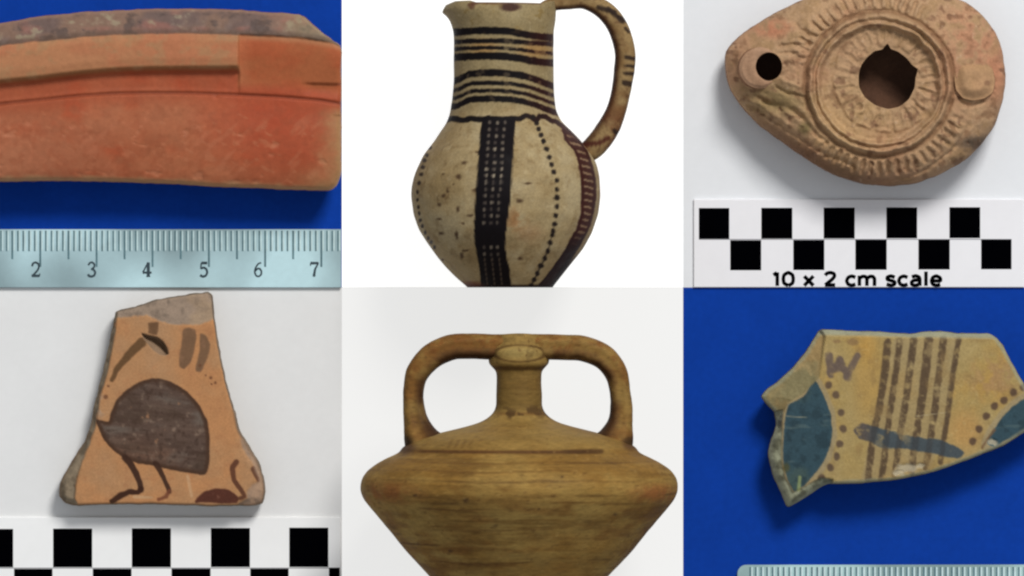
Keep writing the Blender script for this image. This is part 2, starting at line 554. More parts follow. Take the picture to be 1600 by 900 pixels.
def c1(x, y, d):
    a, b, gr = cA(x), cB(x), cG(x)
    n1 = fbm(x, y, size=40, octv=4, seed=1, sx=1.6)
    n2 = fbm(x, y, size=12, octv=4, seed=2, sx=1.4)
    n3 = fbm(x, y, size=90, octv=3, seed=5)
    body = np.tile(np.array([163., 88., 56.]), (len(x), 1))
    body = mix(body, [170, 74, 42], ss(0.48, 0.72, n1) * 0.85)
    body = mix(body, [176, 108, 74], ss(0.50, 0.75, n3) * 0.7)
    body = mix(body, [152, 88, 58], ss(0.5, 0.3, n2) * 0.4)
    body = mix(body, [172, 72, 44], ss(120, 40, np.hypot((x - 455) / 1.5, y - 190)) * 0.6)
    body = mix(body, [172, 112, 82], ss(200, 40, np.hypot(x - 60, (y - 260) * 1.6)) * 0.5)
    # rubbed streaks
    str_ = ss(0.62, 0.74, fbm(x + 0.5 * y, y - 0.5 * x, size=16, octv=3, seed=8, sy=0.5)) * ss(150, 190, y)
    body = mix(body, [188, 118, 84], str_ * 0.45)
    sb = ss(0.60, 0.75, fbm(x - 0.9 * y, y + 0.9 * x, size=60, octv=4, seed=19, sy=0.22)) * ss(150, 200, y)
    body = mix(body, [184, 112, 80], sb * 0.45)
    body = mix(body, [146, 72, 44], ss(0.5, 0.32, fbm(x, y, size=9, octv=3, seed=23)) * 0.22)
    ch = ss(0.70, 0.80, fbm(x, y, size=16, octv=3, seed=31, sx=1.5)) * ss(180, 210, y)
    body = mix(body, [190, 126, 94], ch * 0.4)
    rimc = np.tile(np.array([181., 124., 86.]), (len(x), 1))
    rimc = mix(rimc, [184, 112, 78], ss(0.45, 0.7, n1) * 0.6)
    rimc = mix(rimc, [140, 98, 58], ss(-4, 4, y - b) * 0.7)
    rimc = mix(rimc, [170, 130, 92], ss(0.5, 0.3, n2) * 0.6)
    right = ss(370, 378, x + (n2 - 0.5) * 6)
    orr = np.tile(np.array([172., 98., 60.]), (len(x), 1))
    orr = mix(orr, [178, 86, 52], ss(0.4, 0.65, n1) * 0.6)
    orr = mix(orr, [184, 128, 90], ss(12, 2, y - a) * 0.8)
    orr = mix(orr, [190, 118, 80], ss(400, 376, x) * 0.5)
    bb = rimc * (1 - right[:, None]) + orr * right[:, None]
    col = mix(bb, [0, 0, 0], 0 * x)
    w_ = ss(2, 10, y - b) * (1 - right)
    w2 = np.maximum(ss(2, 10, y - b) * (1 - right), ss(-25, -5, y - gr))
    red = mix(body, [168, 78, 48], ss(30, 0, y - gr) * 0.5)
    col = col * (1 - w2[:, None]) + red * w2[:, None]
    col = mix(col, [110, 52, 34], np.exp(-((y - gr) / 2.2) ** 2) * 0.55)
    # fracture on top
    fr = np.tile(np.array([132., 104., 88.]), (len(x), 1))
    fr = mix(fr, [106, 88, 84], ss(0.42, 0.66, n1) * 0.8)
    fr = mix(fr, [150, 100, 88], ss(0.5, 0.7, fbm(x, y, size=24, octv=3, seed=17, sx=2)) * 0.7)
    fr = mix(fr, [160, 148, 122], ss(0.62, 0.78, n2) * 0.7)
    fr = mix(fr, [84, 70, 66], ss(0.42, 0.26, n2) * 0.7)
    fr = mix(fr, [168, 132, 108], ss(7, 1, d) * 0.7)
    fr = mix(fr, [148, 138, 104], ss(430, 480, x) * 0.45)
    fr = mix(fr, [92, 72, 60], ss(12, 3, a - y) * 0.6)
    wA = ss(1.5, -1.5, y - a + (n2 - 0.5) * 4)
    col = col * (1 - wA[:, None]) + fr * wA[:, None]
    # worn edge along the break
    col = mix(col, [182, 142, 100], ss(11, 2, d + (n2 - 0.5) * 8) * ss(170, 200, y) * 0.75)
    col = mix(col, [172, 130, 88], ss(52, 2, d + (n1 - 0.5) * 50 + (n2 - .5) * 26) * ss(440, 520, x) * ss(160, 180, y) * 0.75)
    return col


slab(r1, 'rim', o1, z1, c1, M_sig, 1.8, side=((-1, 0.85), (1, 0.6), (12, 0.0)), seed=3,
     side_col=lambda x, y, z: mix(np.tile(np.array([158., 112., 80.]), (len(x), 1)), [120, 84, 62], fbm(x, y, z, 10, 3, 6)))


# ------------------------------------------------------------------ rulers
def text_mesh(name, body, cx, cy, h, z, mat, root, wide=1.0, bold=0.0, adv=1.0):
    """lettering as a thin solid; cy = middle of the digits, h = digit height"""
    cu = bpy.data.curves.new(name + '_curve', 'FONT')
    cu.body = body
    cu.offset = bold
    cu.extrude = 0.0
    cu.space_character = adv
    cu.resolution_u = 3
    tmp = bpy.data.objects.new('tmp', cu)
    C.objects.link(tmp)
    dg = bpy.context.evaluated_depsgraph_get()
    me = bpy.data.meshes.new_from_object(tmp.evaluated_get(dg))
    bpy.data.objects.remove(tmp)
    n = len(me.vertices)
    co = np.empty(n * 3); me.vertices.foreach_get('co', co); co = co.reshape(-1, 3)
    W = co[:, 0].max() - co[:, 0].min()
    mx = (co[:, 0].max() + co[:, 0].min()) / 2
    s = h / 0.73
    x = cx + (co[:, 0] - mx) * s * wide
    y = cy + h / 2 - co[:, 1] * s
    me.vertices.foreach_set('co', loc(root, x, y, np.full(n, z)).ravel())
    me.materials.clear(); me.materials.append(mat)
    me.update()
    o = bpy.data.objects.new(name, me)
    C.objects.link(o)
    o.parent = root
    return o


def quads(root, rects, z, mat, name, kind=None):
    V, F = [], []
    for (xa, ya, xb, yb) in rects:
        n = len(V)
        V += [(xa, yb, z), (xb, yb, z), (xb, ya, z), (xa, ya, z)]
        F.append([n, n + 1, n + 2, n + 3])
    V = np.array(V, float)
    o = make_mesh(name, loc(root, V[:, 0], V[:, 1], V[:, 2]), F, mat, None, False, root)
    if kind:
        o['kind'] = kind
    return o


def ruler_mat(name, c):
    m, t, p = nodes(name)
    r = t.nodes.new('ShaderNodeRGB'); r.outputs[0].default_value = rgb(*c)
    n1 = noise(t, 1.0, 1, 0.5, stretch=(34, 26, 10)); n2 = noise(t, 500, 3, 0.6)
    o = mulcol(t, r.outputs[0], maprange(t, n1.outputs[0], 0.36, 0.64, 0.6, 1.3))
    o = mulcol(t, o, maprange(t, n2.outputs[0], 0.3, 0.7, 0.97, 1.03))
    t.links.new(o, p.inputs['Base Color'])
    p.inputs['Roughness'].default_value = 0.32
    p.inputs['Transmission Weight'].default_value = 0.12
    p.inputs['Coat Weight'].default_value = 0.4
    p.inputs['Coat Roughness'].default_value = 0.15
    bump(t, p, n2.outputs[0], 0.08, 0.00005)
    return m


M_ruler = ruler_mat('frosted_plastic', (184, 216, 223))
M_ruler2 = ruler_mat('frosted_plastic_lower', (172, 205, 205))
M_tick = plain('tick_ink', (92, 124, 132), 0.5, 0.3, 0.25)
M_tickw = plain('tick_pale', (205, 230, 232), 0.4, 0.5, 0.1)
M_num = plain('numeral_ink', (52, 68, 76), 0.5, 0.3, 0.2)

GLY = {  # serif-like pen strokes in a 0..1 x 0..1 box (y up), each with its width start, width end
    '2': [([(0.12, 0.72), (0.2, 0.92), (0.48, 1.0), (0.76, 0.9), (0.84, 0.7), (0.7, 0.46), (0.4, 0.22), (0.1, 0.04)], .13, .12), ([(0.08, 0.05), (0.88, 0.05)], .16, .16), ([(0.88, 0.03), (0.93, 0.22)], .08, .06)],
    '3': [([(0.14, 0.8), (0.3, 0.97), (0.55, 1.0), (0.78, 0.86), (0.74, 0.66), (0.5, 0.54)], .12, .12), ([(0.42, 0.54), (0.7, 0.48), (0.86, 0.3), (0.76, 0.08), (0.48, 0.0), (0.2, 0.05), (0.1, 0.16)], .12, .15)],
    '4': [([(0.62, 0.0), (0.62, 1.0)], .2, .2), ([(0.6, 1.0), (0.06, 0.3)], .1, .1), ([(0.04, 0.28), (0.96, 0.28)], .13, .13), ([(0.42, 0.02), (0.82, 0.02)], .07, .07)],
    '5': [([(0.24, 0.96), (0.86, 0.96)], .17, .17), ([(0.24, 0.96), (0.18, 0.56)], .09, .09), ([(0.18, 0.56), (0.5, 0.64), (0.8, 0.5), (0.86, 0.28), (0.7, 0.06), (0.4, 0.0), (0.12, 0.1)], .12, .15)],
    '6': [([(0.8, 0.98), (0.5, 0.9), (0.22, 0.6), (0.14, 0.3), (0.3, 0.05), (0.55, 0.0), (0.8, 0.14), (0.84, 0.36), (0.68, 0.54), (0.44, 0.56), (0.2, 0.4)], .1, .12)],
    '7': [([(0.08, 0.95), (0.92, 0.95)], .17, .15), ([(0.1, 0.95), (0.07, 0.76)], .08, .06), ([(0.9, 0.95), (0.56, 0.5), (0.44, 0.0)], .09, .17)],
    '1': [([(0.5, 0.0), (0.5, 1.0)], .18, .18), ([(0.5, 0.98), (0.28, 0.84)], .08, .07), ([(0.28, 0.02), (0.72, 0.02)], .07, .07)],
}


def glyph(root, ch, cx, cy, w_, h, z, mat):
    V, F = [], []
    zz = z
    for pts, a, b in GLY[ch]:
        P = smooth(pts, 0.08, closed=False) if len(pts) > 2 else np.asarray(pts, float)
        X = cx + (P[:, 0] - 0.5) * w_; Y = cy - (P[:, 1] - 0.5) * h
        Q = np.stack([X, Y], 1)
        T = np.gradient(Q, axis=0)
        T /= np.maximum(np.hypot(T[:, 0], T[:, 1]), 1e-6)[:, None]
        N = np.stack([-T[:, 1], T[:, 0]], 1)
        wd = np.linspace(a, b, len(Q)) * h * 0.55
        base = len(V)
        for q in range(len(Q)):
            V.append((*(Q[q] + N[q] * wd[q]), zz)); V.append((*(Q[q] - N[q] * wd[q]), zz))
        for q in range(len(Q) - 1):
            F.append([base + 2 * q, base + 2 * q + 1, base + 2 * q + 3, base + 2 * q + 2])
        zz += 0.15
    V = np.array(V)
    return make_mesh('numeral', loc(root, V[:, 0], V[:, 1], V[:, 2]), F, mat, None, False, root)


rr = random.Random(4)
u1 = thing('ruler', 'clear frosted plastic ruler with numerals 2 to 7 below the red rim sherd', 'ruler', 220, 404, 5, group='plastic rulers')
V, F = box_bm(-150, 358.2, 533, 449.1, 0, 6.5, u1, 0.25)
make_mesh('ruler_body', V, F, M_ruler, None, False, u1)
tk, tw = [], []
for i in range(-18, 64):                # millimetres from the 1 cm line
    cm = i % 10 == 0
    half = i % 5 == 0 and not cm
    x = 63 + (i - 10) * 8.78 + rr.uniform(-0.25, 0.25)
    if x < -145 or x > 531:
        continue
    yb = 417 if cm else (405 if half else 392.5)
    w_ = 1.5 if cm or half else 1.25
    tk.append((x - w_, 360.5, x + w_, yb))
    tw.append((x + w_ + 0.2, 360.5, min(x + w_ + 2.2, 532), 391.5))
quads(u1, tk, 6.75, M_tick, 'tick_marks', 'stuff')
quads(u1, tw, 6.7, M_tickw, 'pale_strip', 'stuff')  # flat pale strips beside the ticks
for ch, x in (('1', -32), ('2', 56), ('3', 143.5), ('4', 230), ('5', 318.5), ('6', 403.5), ('7', 491.5)):
    glyph(u1, ch, x, 421, 15, 22, 6.9, M_num)

u2 = thing('ruler', 'clear frosted plastic ruler with a rounded corner below the striped sherd', 'ruler', 1400, 930, 5, group='plastic rulers')
co_ = [(1170, 883)] + [(1166 - 0 * q, 883) for q in ()]
arc = [(1166 + 14 * math.cos(a) - 0, 897 + 14 * math.sin(a)) for a in np.linspace(-math.pi / 2, -math.pi, 8)]
outl = np.array([(1740, 882)] + [(x, y - 0.5) for x, y in arc] + [(1152, 975), (1740, 975)], float)
n = len(outl)
ins_ = outl + (np.array([1446, 930]) - outl) * 0.002
V = np.concatenate([np.c_[outl, np.zeros(n)], np.c_[outl, np.full(n, 5.8)], np.c_[ins_, np.full(n, 6.5)]])
F = []
for l in (0, n):
    for q in range(n):
        F.append([l + (q + 1) % n, l + q, l + n + q, l + n + (q + 1) % n][::-1])
F.append([2 * n + q for q in range(n)])
o = make_mesh('ruler_body', loc(u2, V[:, 0], V[:, 1], V[:, 2]), F, M_ruler2, None, False, u2)
tk, tw = [], []
for i in range(0, 63):
    x = 1172 + i * 8.75 + rr.uniform(-0.25, 0.25)
    yb = 942 if i % 10 == 0 else (930 if i % 5 == 0 else 918)
    tk.append((x - 1.3, 886, x + 1.3, yb)); tw.append((x + 1.5, 886, x + 4.0, 917))
quads(u2, tk, 6.75, M_tick, 'tick_marks', 'stuff')
quads(u2, tw, 6.7, M_tickw, 'pale_strip', 'stuff')  # flat pale strips, one right of each tick
for k, ch in enumerate('123456'):
    glyph(u2, ch, 1172 + (k + 1) * 87.5 - 8, 948, 14.5, 20, 6.9, M_num)


# ------------------------------------------------------------------ scale cards
def squares(root, rects, z, mat):
    for (xa, ya, xb, yb) in rects:
        v, f = box_bm(xa, ya, xb, yb, z - 0.3, z + 0.25, root, 0.1)
        make_mesh('black_square', v, f, mat, None, False, root)


s1 = thing('scale_card', 'white scale card printed with two rows of black squares and "10 x 2 cm scale"', 'scale bar', 1340, 380, 5, group='chequered scale cards')
V, F = box_bm(1084, 311.5, 1600, 448.9, 0, 5, s1, 0.8)
make_mesh('card', V, F, M_cardw, None, False, s1)
xs1 = [(1092, 1139.5), (1189.5, 1238), (1287, 1335.5), (1385, 1433), (1483.5, 1531.5)]
xs2 = [(1141, 1189.3), (1239.5, 1288), (1336.5, 1385.5), (1435, 1484), (1533, 1580.5)]
squares(s1, [(a, 325 - q * 0.3, b, 373.3 - q * 0.3) for q, (a, b) in enumerate(xs1)], 5, M_black)
squares(s1, [(a, 375.3 - q * 0.3, b, 422.3 - q * 0.4) for q, (a, b) in enumerate(xs2)], 5, M_black)
quads(s1, [(1092, 373.5, 1580.5, 374.6)], 5.12, M_edge, 'dividing_line')
LET = {   # bold rounded sans strokes: (advance, [polylines], x-height 0.76 of the digits)
    '1': (13.5, [[(3, .80), (7.5, .97)], [(8, .0), (8, 1.0)]]),
    '0': (19, [[(9, .02), (3.5, .2), (2.5, .5), (3.5, .8), (9, .98), (14.5, .8), (15.5, .5), (14.5, .2), (9, .02)]]),
    '2': (19, [[(2.5, .78), (5, .93), (9.5, .98), (14, .9), (14.8, .72), (12, .5), (6, .22), (2.6, .06)], [(2.2, .06), (15.6, .06)]]),
    'x': (17, [[(1.5, .02), (13.5, .72)], [(1.5, .72), (13.5, .02)]]),
    'c': (16.5, [[(13.8, .62), (9, .72), (4.3, .62), (2.3, .37), (4.3, .12), (9, .03), (13.8, .12)]]),
    'm': (26.5, [[(2.5, .0), (2.5, .76)], [(2.5, .55), (6.5, .70), (10.5, .68), (12.3, .52), (12.3, .0)], [(12.3, .55), (16.5, .70), (20.5, .68), (22.3, .52), (22.3, .0)]]),
    's': (16, [[(13, .63), (8, .73), (3.2, .64), (3.2, .48), (8, .39), (12.8, .29), (12.8, .12), (8, .03), (2.2, .12)]]),
    'a': (17.5, [[(3, .66), (8, .74), (12.6, .64), (13.4, .5), (13.4, .0)], [(13.4, .42), (7, .42), (2.8, .3), (2.8, .12), (6.5, .03), (11, .08), (13.4, .22)]]),
    'l': (9, [[(4, .0), (4, 1.06)]]),
    'e': (17, [[(2.8, .38), (14.2, .38), (13.4, .6), (8.5, .73), (4, .62), (2.3, .37), (4, .12), (8.8, .03), (13.8, .1)]]),
    ' ': (9.5, [])}


def lettering(root, text, x0, x1, ybase, h, z, mat, wd):
    total = sum(LET[c][0] for c in text)
    k = (x1 - x0) / total
    pen = x0
    for c in text:
        adv, strokes = LET[c]
        V, F = [], []
        zz = z
        for pts in strokes:
            P = np.array([(pen + a * k, ybase - b * h) for a, b in pts])
            if len(P) > 3:
                P = smooth(P, 1.6, False)
            T = np.gradient(P, axis=0); T /= np.maximum(np.hypot(T[:, 0], T[:, 1]), 1e-6)[:, None]
            N = np.stack([-T[:, 1], T[:, 0]], 1) * wd / 2
            b0 = len(V)
            for q in range(len(P)):
                V.append((*(P[q] + N[q]), zz)); V.append((*(P[q] - N[q]), zz))
            for q in range(len(P) - 1):
                F.append([b0 + 2 * q, b0 + 2 * q + 1, b0 + 2 * q + 3, b0 + 2 * q + 2])
            zz += 0.12
        pen += adv * k
        if V:
            V = np.array(V)
            make_mesh('letter', loc(root, V[:, 0], V[:, 1], V[:, 2]), F, mat, None, False, root)


lettering(s1, '10 x 2 cm scale', 1205, 1473, 446.5, 21, 5.4, M_black, 5.6)

s2 = thing('scale_card', 'white scale card with large black chequer squares below the bird sherd', 'scale bar', 230, 890, 5, group='chequered scale cards')
V, F = box_bm(-160, 808, 532, 955, 0, 5, s2, 0.8)
make_mesh('card', V, F, M_cardw2, None, False, s2)
squares(s2, [(-103 + 0 * q, 827, -41, 886.5) if q < 0 else (a, b, c, d) for q, (a, b, c, d) in enumerate(
    [(-104, 827, -43, 886.5), (-42 + 0, 0, 0, 0)][:1] + [(-41, 826.5, 20.5, 886.3), (83, 826, 144, 886.3), (206, 825.5, 267, 886.2), (329.5, 825, 390.5, 886), (452, 824.5, 513, 886)][1:] +
    [(-41, 826.5, 20.5, 886.3)])][1:], 5, M_black)
squares(s2, [(-101, 888.8, -41, 946), (22, 888.8, 82, 946), (145, 888.7, 205.5, 946), (268, 888.5, 329, 946), (391, 888.5, 451, 946), (514, 887, 531, 946)], 5, M_black)
quads(s2, [(-104, 887.0, 531, 888.2)], 5.12, M_edge, 'dividing_line')

# ------------------------------------------------------------------ 4 bird sherd
M_bird = clay_mat('orange_clay', 1400, 0.12, 0.75, 0.2, 0.3, 0.00008, tone=0.86)
r4 = thing('painted_sherd', 'orange tan pottery sherd painted with a dark long-legged bird', 'pottery sherd', 250, 650, 34)
bird_out = [(182, 489), (207.5, 482), (241.5, 471), (282, 463), (324, 458.5), (330, 463), (333, 488), (339, 535), (346, 569), (354, 607), (363, 637),
            (366, 646), (372, 672.5), (386, 696), (401, 721), (410, 747), (412.5, 768), (408, 785), (394.5, 789), (335, 789.4), (271, 788), (229, 786),
            (165, 787), (118, 789), (103, 785), (94, 774.5), (95, 755), (107.6, 732), (122.5, 706.5), (133, 689.5), (143, 662), (148, 635),
            (158.6, 594.5), (165, 569), (172.4, 535), (178, 509.5)]
o4 = smooth(bird_out, 3, rough=1.4, seed=9)
top_fr = [(175, 497), (200, 495), (229, 492), (243, 499), (260.6, 505), (285, 508), (309.5, 507), (322, 503), (340, 497), (345, 450), (170, 450)]
left_fr = [(183, 490), (180, 520), (175, 548), (170, 575), (163, 600), (156, 622), (154, 640), (150, 665), (141, 692), (137, 702), (129, 720), (124, 737), (119, 760), (117, 778), (122, 792), (80, 800), (85, 690), (150, 560), (170, 489)]
right_fr = [(372, 668), (380, 700), (393, 720), (402, 742), (404, 752), (393, 757), (386, 768), (388, 778), (375, 786), (370, 795), (420, 800), (420, 700)]
gouge = [(222, 521), (234, 524), (247, 527), (256, 534), (262, 544), (264, 553), (259, 556), (250, 554), (240, 547), (231, 537), (225, 529)]


def z4(x, y, d):
    n = fbm(x, y, size=16, octv=4, seed=21) - 0.5
    z = 50 + 4 * np.cos((x - 250) / 160.0) + n * 0.9
    mt = spoly(x, y, top_fr, 3); ml = spoly(x, y, left_fr, 2.0); mr = spoly(x, y, right_fr, 4)
    z -= mt * (2.0 + 5.0 * ss(505, 460, y) - n * 4)
    z -= ml * (5 + 9 * ss(10, 0, d) - n * 6)
    z -= mr * (3 + 6 * ss(14, 0, d) - n * 5)
    gd = np.full(len(x), -50.0)
    k = np.where((np.abs(x - 245) < 40) & (np.abs(y - 538) < 40))[0]
    gd[k] = sdf(x[k], y[k], smooth(gouge, 2))
    # deep under the upper right edge, shallow towards lower left
    du = ((x - 246) * 0.62 - (y - 539) * 0.78)
    z -= ss(-0.5, 2.5, gd) * (4 + 17 * ss(-9, 7, du))
    e = np.clip(1 - d / 4.0, 0, 1)
    z -= 2.4 * e ** 2
    return z


birdp = smooth([(151.5, 655), (160, 657), (170, 658), (174, 645), (177, 636), (183, 625), (199, 609), (218, 597), (234, 592), (248, 591), (271, 598), (292.5, 611.5), (309.5, 628.5),
                (316, 640), (324, 656), (328, 681), (328, 715), (325, 736), (321, 741), (314, 741), (292.5, 738), (260.6, 732), (241.5, 727), (216, 723.5), (199, 717),
                (178, 704), (163, 687), (155, 670)], 3)


def c4(x, y, d):
    n1 = fbm(x, y, size=50, octv=4, seed=41); n2 = fbm(x, y, size=11, octv=4, seed=42); n3 = fbm(x, y, size=7, octv=3, seed=43)
    col = np.tile(np.array([187., 140., 98.]), (len(x), 1))
    col = mix(col, [194, 138, 92], ss(0.45, 0.7, n1) * 0.8)
    col = mix(col, [184, 142, 104], ss(0.5, 0.25, n1) * 0.8)
    col = mix(col, [176, 122, 84], ss(0.55, 0.8, n2) * 0.4)
    warp = (n2 - 0.5) * 3.2
    X, Y = x + warp, y + (n3 - 0.5) * 2.5
    brown = [112, 82, 58]
    # neck stripe, throat line, two lobes
    p = spoly(X, Y, [(232, 504), (249, 503), (248, 515), (246, 523), (232, 521)], 1.3) * (0.75 + 0.3 * n2)
    col = mix(col, brown, p)
    col = mix(col, [104, 76, 50], sline(X, Y, [(222, 535), (210, 546), (199, 558), (188, 570), (182, 578), (176, 594)], 15, 7, 1.2) * 0.92)
    for q in ([(288, 514), (306, 515), (305.5, 541), (298, 567), (288, 576), (280.5, 571), (283, 545.6)], [(314, 521), (323, 524), (329, 539), (324, 560.5), (315, 580.5), (307, 579.6), (307.5, 568), (312.7, 545.6)]):
        pp = spoly(X, Y, smooth(q, 2), 1.4)
        col = mix(col, [118, 90, 68], pp * (0.82 + 0.3 * (n1 - 0.5)))
        col = mix(col, [146, 110, 84], pp * ss(0.6, 0.75, n2) * 0.5)
    for (qx, qy, qr) in ((166, 620, 3.6), (313, 571, 2.5), (330, 590, 2.4), (337, 598, 2.2), (331, 600, 1.6), (170, 603, 2.0), (322, 586, 1.5)):
        col = mix(col, [110, 72, 50], sdot(x, y, qx, qy, qr) * 0.8)
    col = mix(col, [176, 146, 120], sdot(x, y, 158, 634, 10, 16, 0.6) * ss(0.4, 0.6, n2))
    # bird
    k = np.where((x > 140) & (x < 340) & (y > 580) & (y < 752))[0]
    bd = np.full(len(x), -99.0)
    bd[k] = sdf(X[k], Y[k], birdp)
    inside = ss(-1.2, 1.2, bd)
    sw = fbm(x, y, size=30, octv=4, seed=51, sx=2.2, sy=0.8)
    bc = np.tile(np.array([94., 76., 67.]), (len(x), 1))
    bc = mix(bc, [108, 98, 90], ss(0.5, 0.72, sw) * 0.8)
    bc = mix(bc, [112, 82, 66], ss(0.5, 0.75, n1) * ss(660, 720, y) * 0.7)
    bc = mix(bc, [142, 122, 106], ss(0.56, 0.74, n3) * ss(0.42, 0.6, n2) * 0.75)
    bc = mix(bc, [66, 50, 42], ss(0.42, 0.26, n3) * 0.6)
    bc = mix(bc, [76, 60, 50], ss(0.45, 0.3, sw) * 0.6)
    br = fbm((x + y * 0.25), (y - x * 0.12), size=5, octv=3, seed=57, sx=9)
    bc = mix(bc, [116, 98, 86], ss(0.55, 0.75, br) * 0.28)
    bc = mix(bc, [70, 52, 44], ss(0.45, 0.28, br) * 0.32)
    bc = mix(bc, [160, 118, 88], ss(0.76, 0.84, n3) * ss(0.5, 0.65, n1) * 0.8)
    rim = ss(9, 3, bd) * (0.75 + 0.2 * ss(0.4, 0.6, n1))
    bc = mix(bc, [74, 52, 40], rim)
    col = col * (1 - inside[:, None] * 0.97) + bc * (inside[:, None] * 0.97)
    dk = [66, 44, 34]
    col = mix(col, dk, sline(X, Y, smooth([(196, 714), (204, 723), (212, 737), (219, 752), (221, 765)], 3, False), 10, 8, 1.1) * 0.95)
    col = mix(col, [62, 38, 28], sline(X, Y, smooth([(221, 763), (216, 769), (203, 768), (189, 774), (176, 783)], 3, False), 8, 8.5, 1.1) * 0.95)
    col = mix(col, dk, sline(X, Y, smooth([(244, 724), (251, 735), (257, 748), (264, 762), (266, 768)], 3, False), 9, 7, 1.1) * 0.92)
    col = mix(col, [118, 70, 50], sline(X, Y, [(266, 767), (260, 776), (248, 780)], 6, 5, 1.2) * 0.85)
    bl = spoly(X, Y, smooth([(305, 784), (311, 775), (322, 767), (339, 762.5), (357, 765), (367, 771), (374, 778), (371, 785), (350, 786), (320, 785)], 3), 1.3)
    col = mix(col, [86, 48, 38], bl * 0.95)
    col = mix(col, [124, 84, 68], bl * sdot(x, y, 343, 773, 9, 5, 0.7) * ss(0.45, 0.6, n3))
    col = mix(col, [96, 60, 44], sline(X, Y, smooth([(370, 722), (364, 732), (366, 749), (376, 764), (383, 775), (376, 778)], 3, False), 9, 6.5, 1.1) * 0.9)
    col = mix(col, [92, 60, 46], sline(X, Y, [(396, 732), (404, 750)], 8, 6, 1.2) * 0.85)
    col = mix(col, [212, 178, 140], sline(x, y, [(294, 744), (300, 775)], 5, 4, 1.6) * 0.5)
    col = mix(col, [208, 176, 138], sline(x, y, [(211, 776), (238, 777)], 5, 3, 1.6) * 0.6)
    # fractures
    fc = np.tile(np.array([158., 138., 120.]), (len(x), 1))
    fc = mix(fc, [128, 112, 98], ss(0.5, 0.72, n2) * 0.8)
    fc = mix(fc, [176, 150, 122], ss(0.55, 0.75, n1) * 0.7)
    mt = spoly(x + (n2 - .5) * 8, y + (n3 - .5) * 6, top_fr, 2.0)
    col = col * (1 - mt[:, None]) + fc * mt[:, None]
    fl = mix(np.tile(np.array([146., 130., 108.]), (len(x), 1)), [112, 98, 80], ss(0.4, 0.65, n2))
    ml = spoly(x + (n2 - .5) * 6, y, left_fr, 1.6)
    col = col * (1 - ml[:, None]) + fl * ml[:, None]
    mr = spoly(x + (n2 - .5) * 6, y, right_fr, 2.5) * 0.8
    frc = mix(np.tile(np.array([178., 150., 128.]), (len(x), 1)), [150, 130, 114], ss(0.4, 0.65, n2))
    col = col * (1 - mr[:, None]) + frc * mr[:, None]
    col = mix(col, [118, 92, 70], ss(3, 1, d) * (y > 640) * 0.4)
    k = np.where((np.abs(x - 245) < 40) & (np.abs(y - 538) < 40))[0]
    gm = np.zeros(len(x)); gm[k] = ss(-1.5, 1.5, sdf(x[k], y[k], smooth(gouge, 2)))
    col = mix(col, [150, 124, 100], gm)
    return col


slab(r4, 'sherd_body', o4, z4, c4, M_bird, 1.5, side=((-1.5, 0.75), (-2, 0.4), (2, 0.0)), seed=8,
     side_col=lambda x, y, z: mix(np.tile(np.array([150., 130., 108.]), (len(x), 1)), [112, 96, 80], fbm(x, y, z, 8, 3, 6)))

# ------------------------------------------------------------------ 6 striped sherd
M_strip = clay_mat('yellow_clay', 1300, 0.14, 0.72, 0.22, 0.35, 0.00009, tone=0.82)
r6 = thing('painted_sherd', 'yellow ochre sherd painted with vertical brown stripes and a blue grey lens, on blue', 'pottery sherd', 1400, 640, 45)
o6 = smooth([(1282, 516.6), (1346, 517.5), (1385, 520), (1418, 522), (1440, 519), (1453.5, 518), (1500, 521), (1545, 522), (1556, 529), (1565, 540), (1577, 563), (1591, 588),
             (1600, 603), (1618, 632), (1630, 652), (1622, 664), (1600, 675), (1566, 695.5), (1535, 708), (1499.5, 721), (1448, 739), (1392, 749), (1346, 754),
             (1295, 755), (1280, 762), (1254, 780), (1231, 790), (1221, 772), (1208, 741.5), (1200.5, 706), (1206, 685), (1213, 665), (1211, 644), (1190, 619),
             (1213, 598), (1239, 575), (1264, 542)], 3, rough=1.6, seed=14)
facet = [(1229, 631), (1252, 616), (1266, 602), (1279, 588), (1283, 560), (1285, 540), (1288, 525), (1270, 500), (1170, 600), (1195, 660), (1216, 668), (1222, 645)]
lens = smooth([(1272, 596), (1285, 614), (1296, 644), (1299.5, 675), (1293, 706), (1280, 731), (1262, 752), (1240, 767), (1230, 748), (1222.5, 716), (1223.5, 680), (1227, 645), (1231, 632), (1254, 619)], 3)
lstrip = [(1222, 640), (1221, 680), (1220, 716), (1227, 748), (1238, 769), (1256, 760), (1282, 746), (1300, 749), (1290, 800), (1180, 800), (1190, 650)]
rlens = smooth([(1640, 604), (1600, 622), (1581, 635), (1563, 653), (1550, 673), (1541, 692), (1550, 698), (1564, 691), (1600, 673), (1640, 655)], 3)
chips = [(1416, 731, 15, 7), (1549, 690, 8, 5), (1436, 727, 7, 4), (1404, 738, 8, 4)]


def z6(x, y, d):
    n = fbm(x, y, size=16, octv=4, seed=61) - 0.5
    z = 78 - 0.00022 * (y - 640) ** 2 * 1.0 - 0.00010 * (x - 1400) ** 2 + n * 0.9
    mf = spoly(x, y, facet, 2.5)
    z -= mf * (2.5 + 11 * ss(44, 0, d) - n * 6)
    ms = spoly(x, y, lstrip, 2.0)
    z -= ms * (4 + 10 * ss(12, 0, d) - n * 7)
    for (cx, cy, a, b) in chips:
        z -= sdot(x, y, cx, cy, a, b, 0.3) * 2.5
    tp = ss(8, 2, y - (517 + (x - 1282) * 0.02))
    z -= tp * 7
    e = np.clip(1 - d / 5.0, 0, 1)
    z -= 4 * e ** 2
    return z


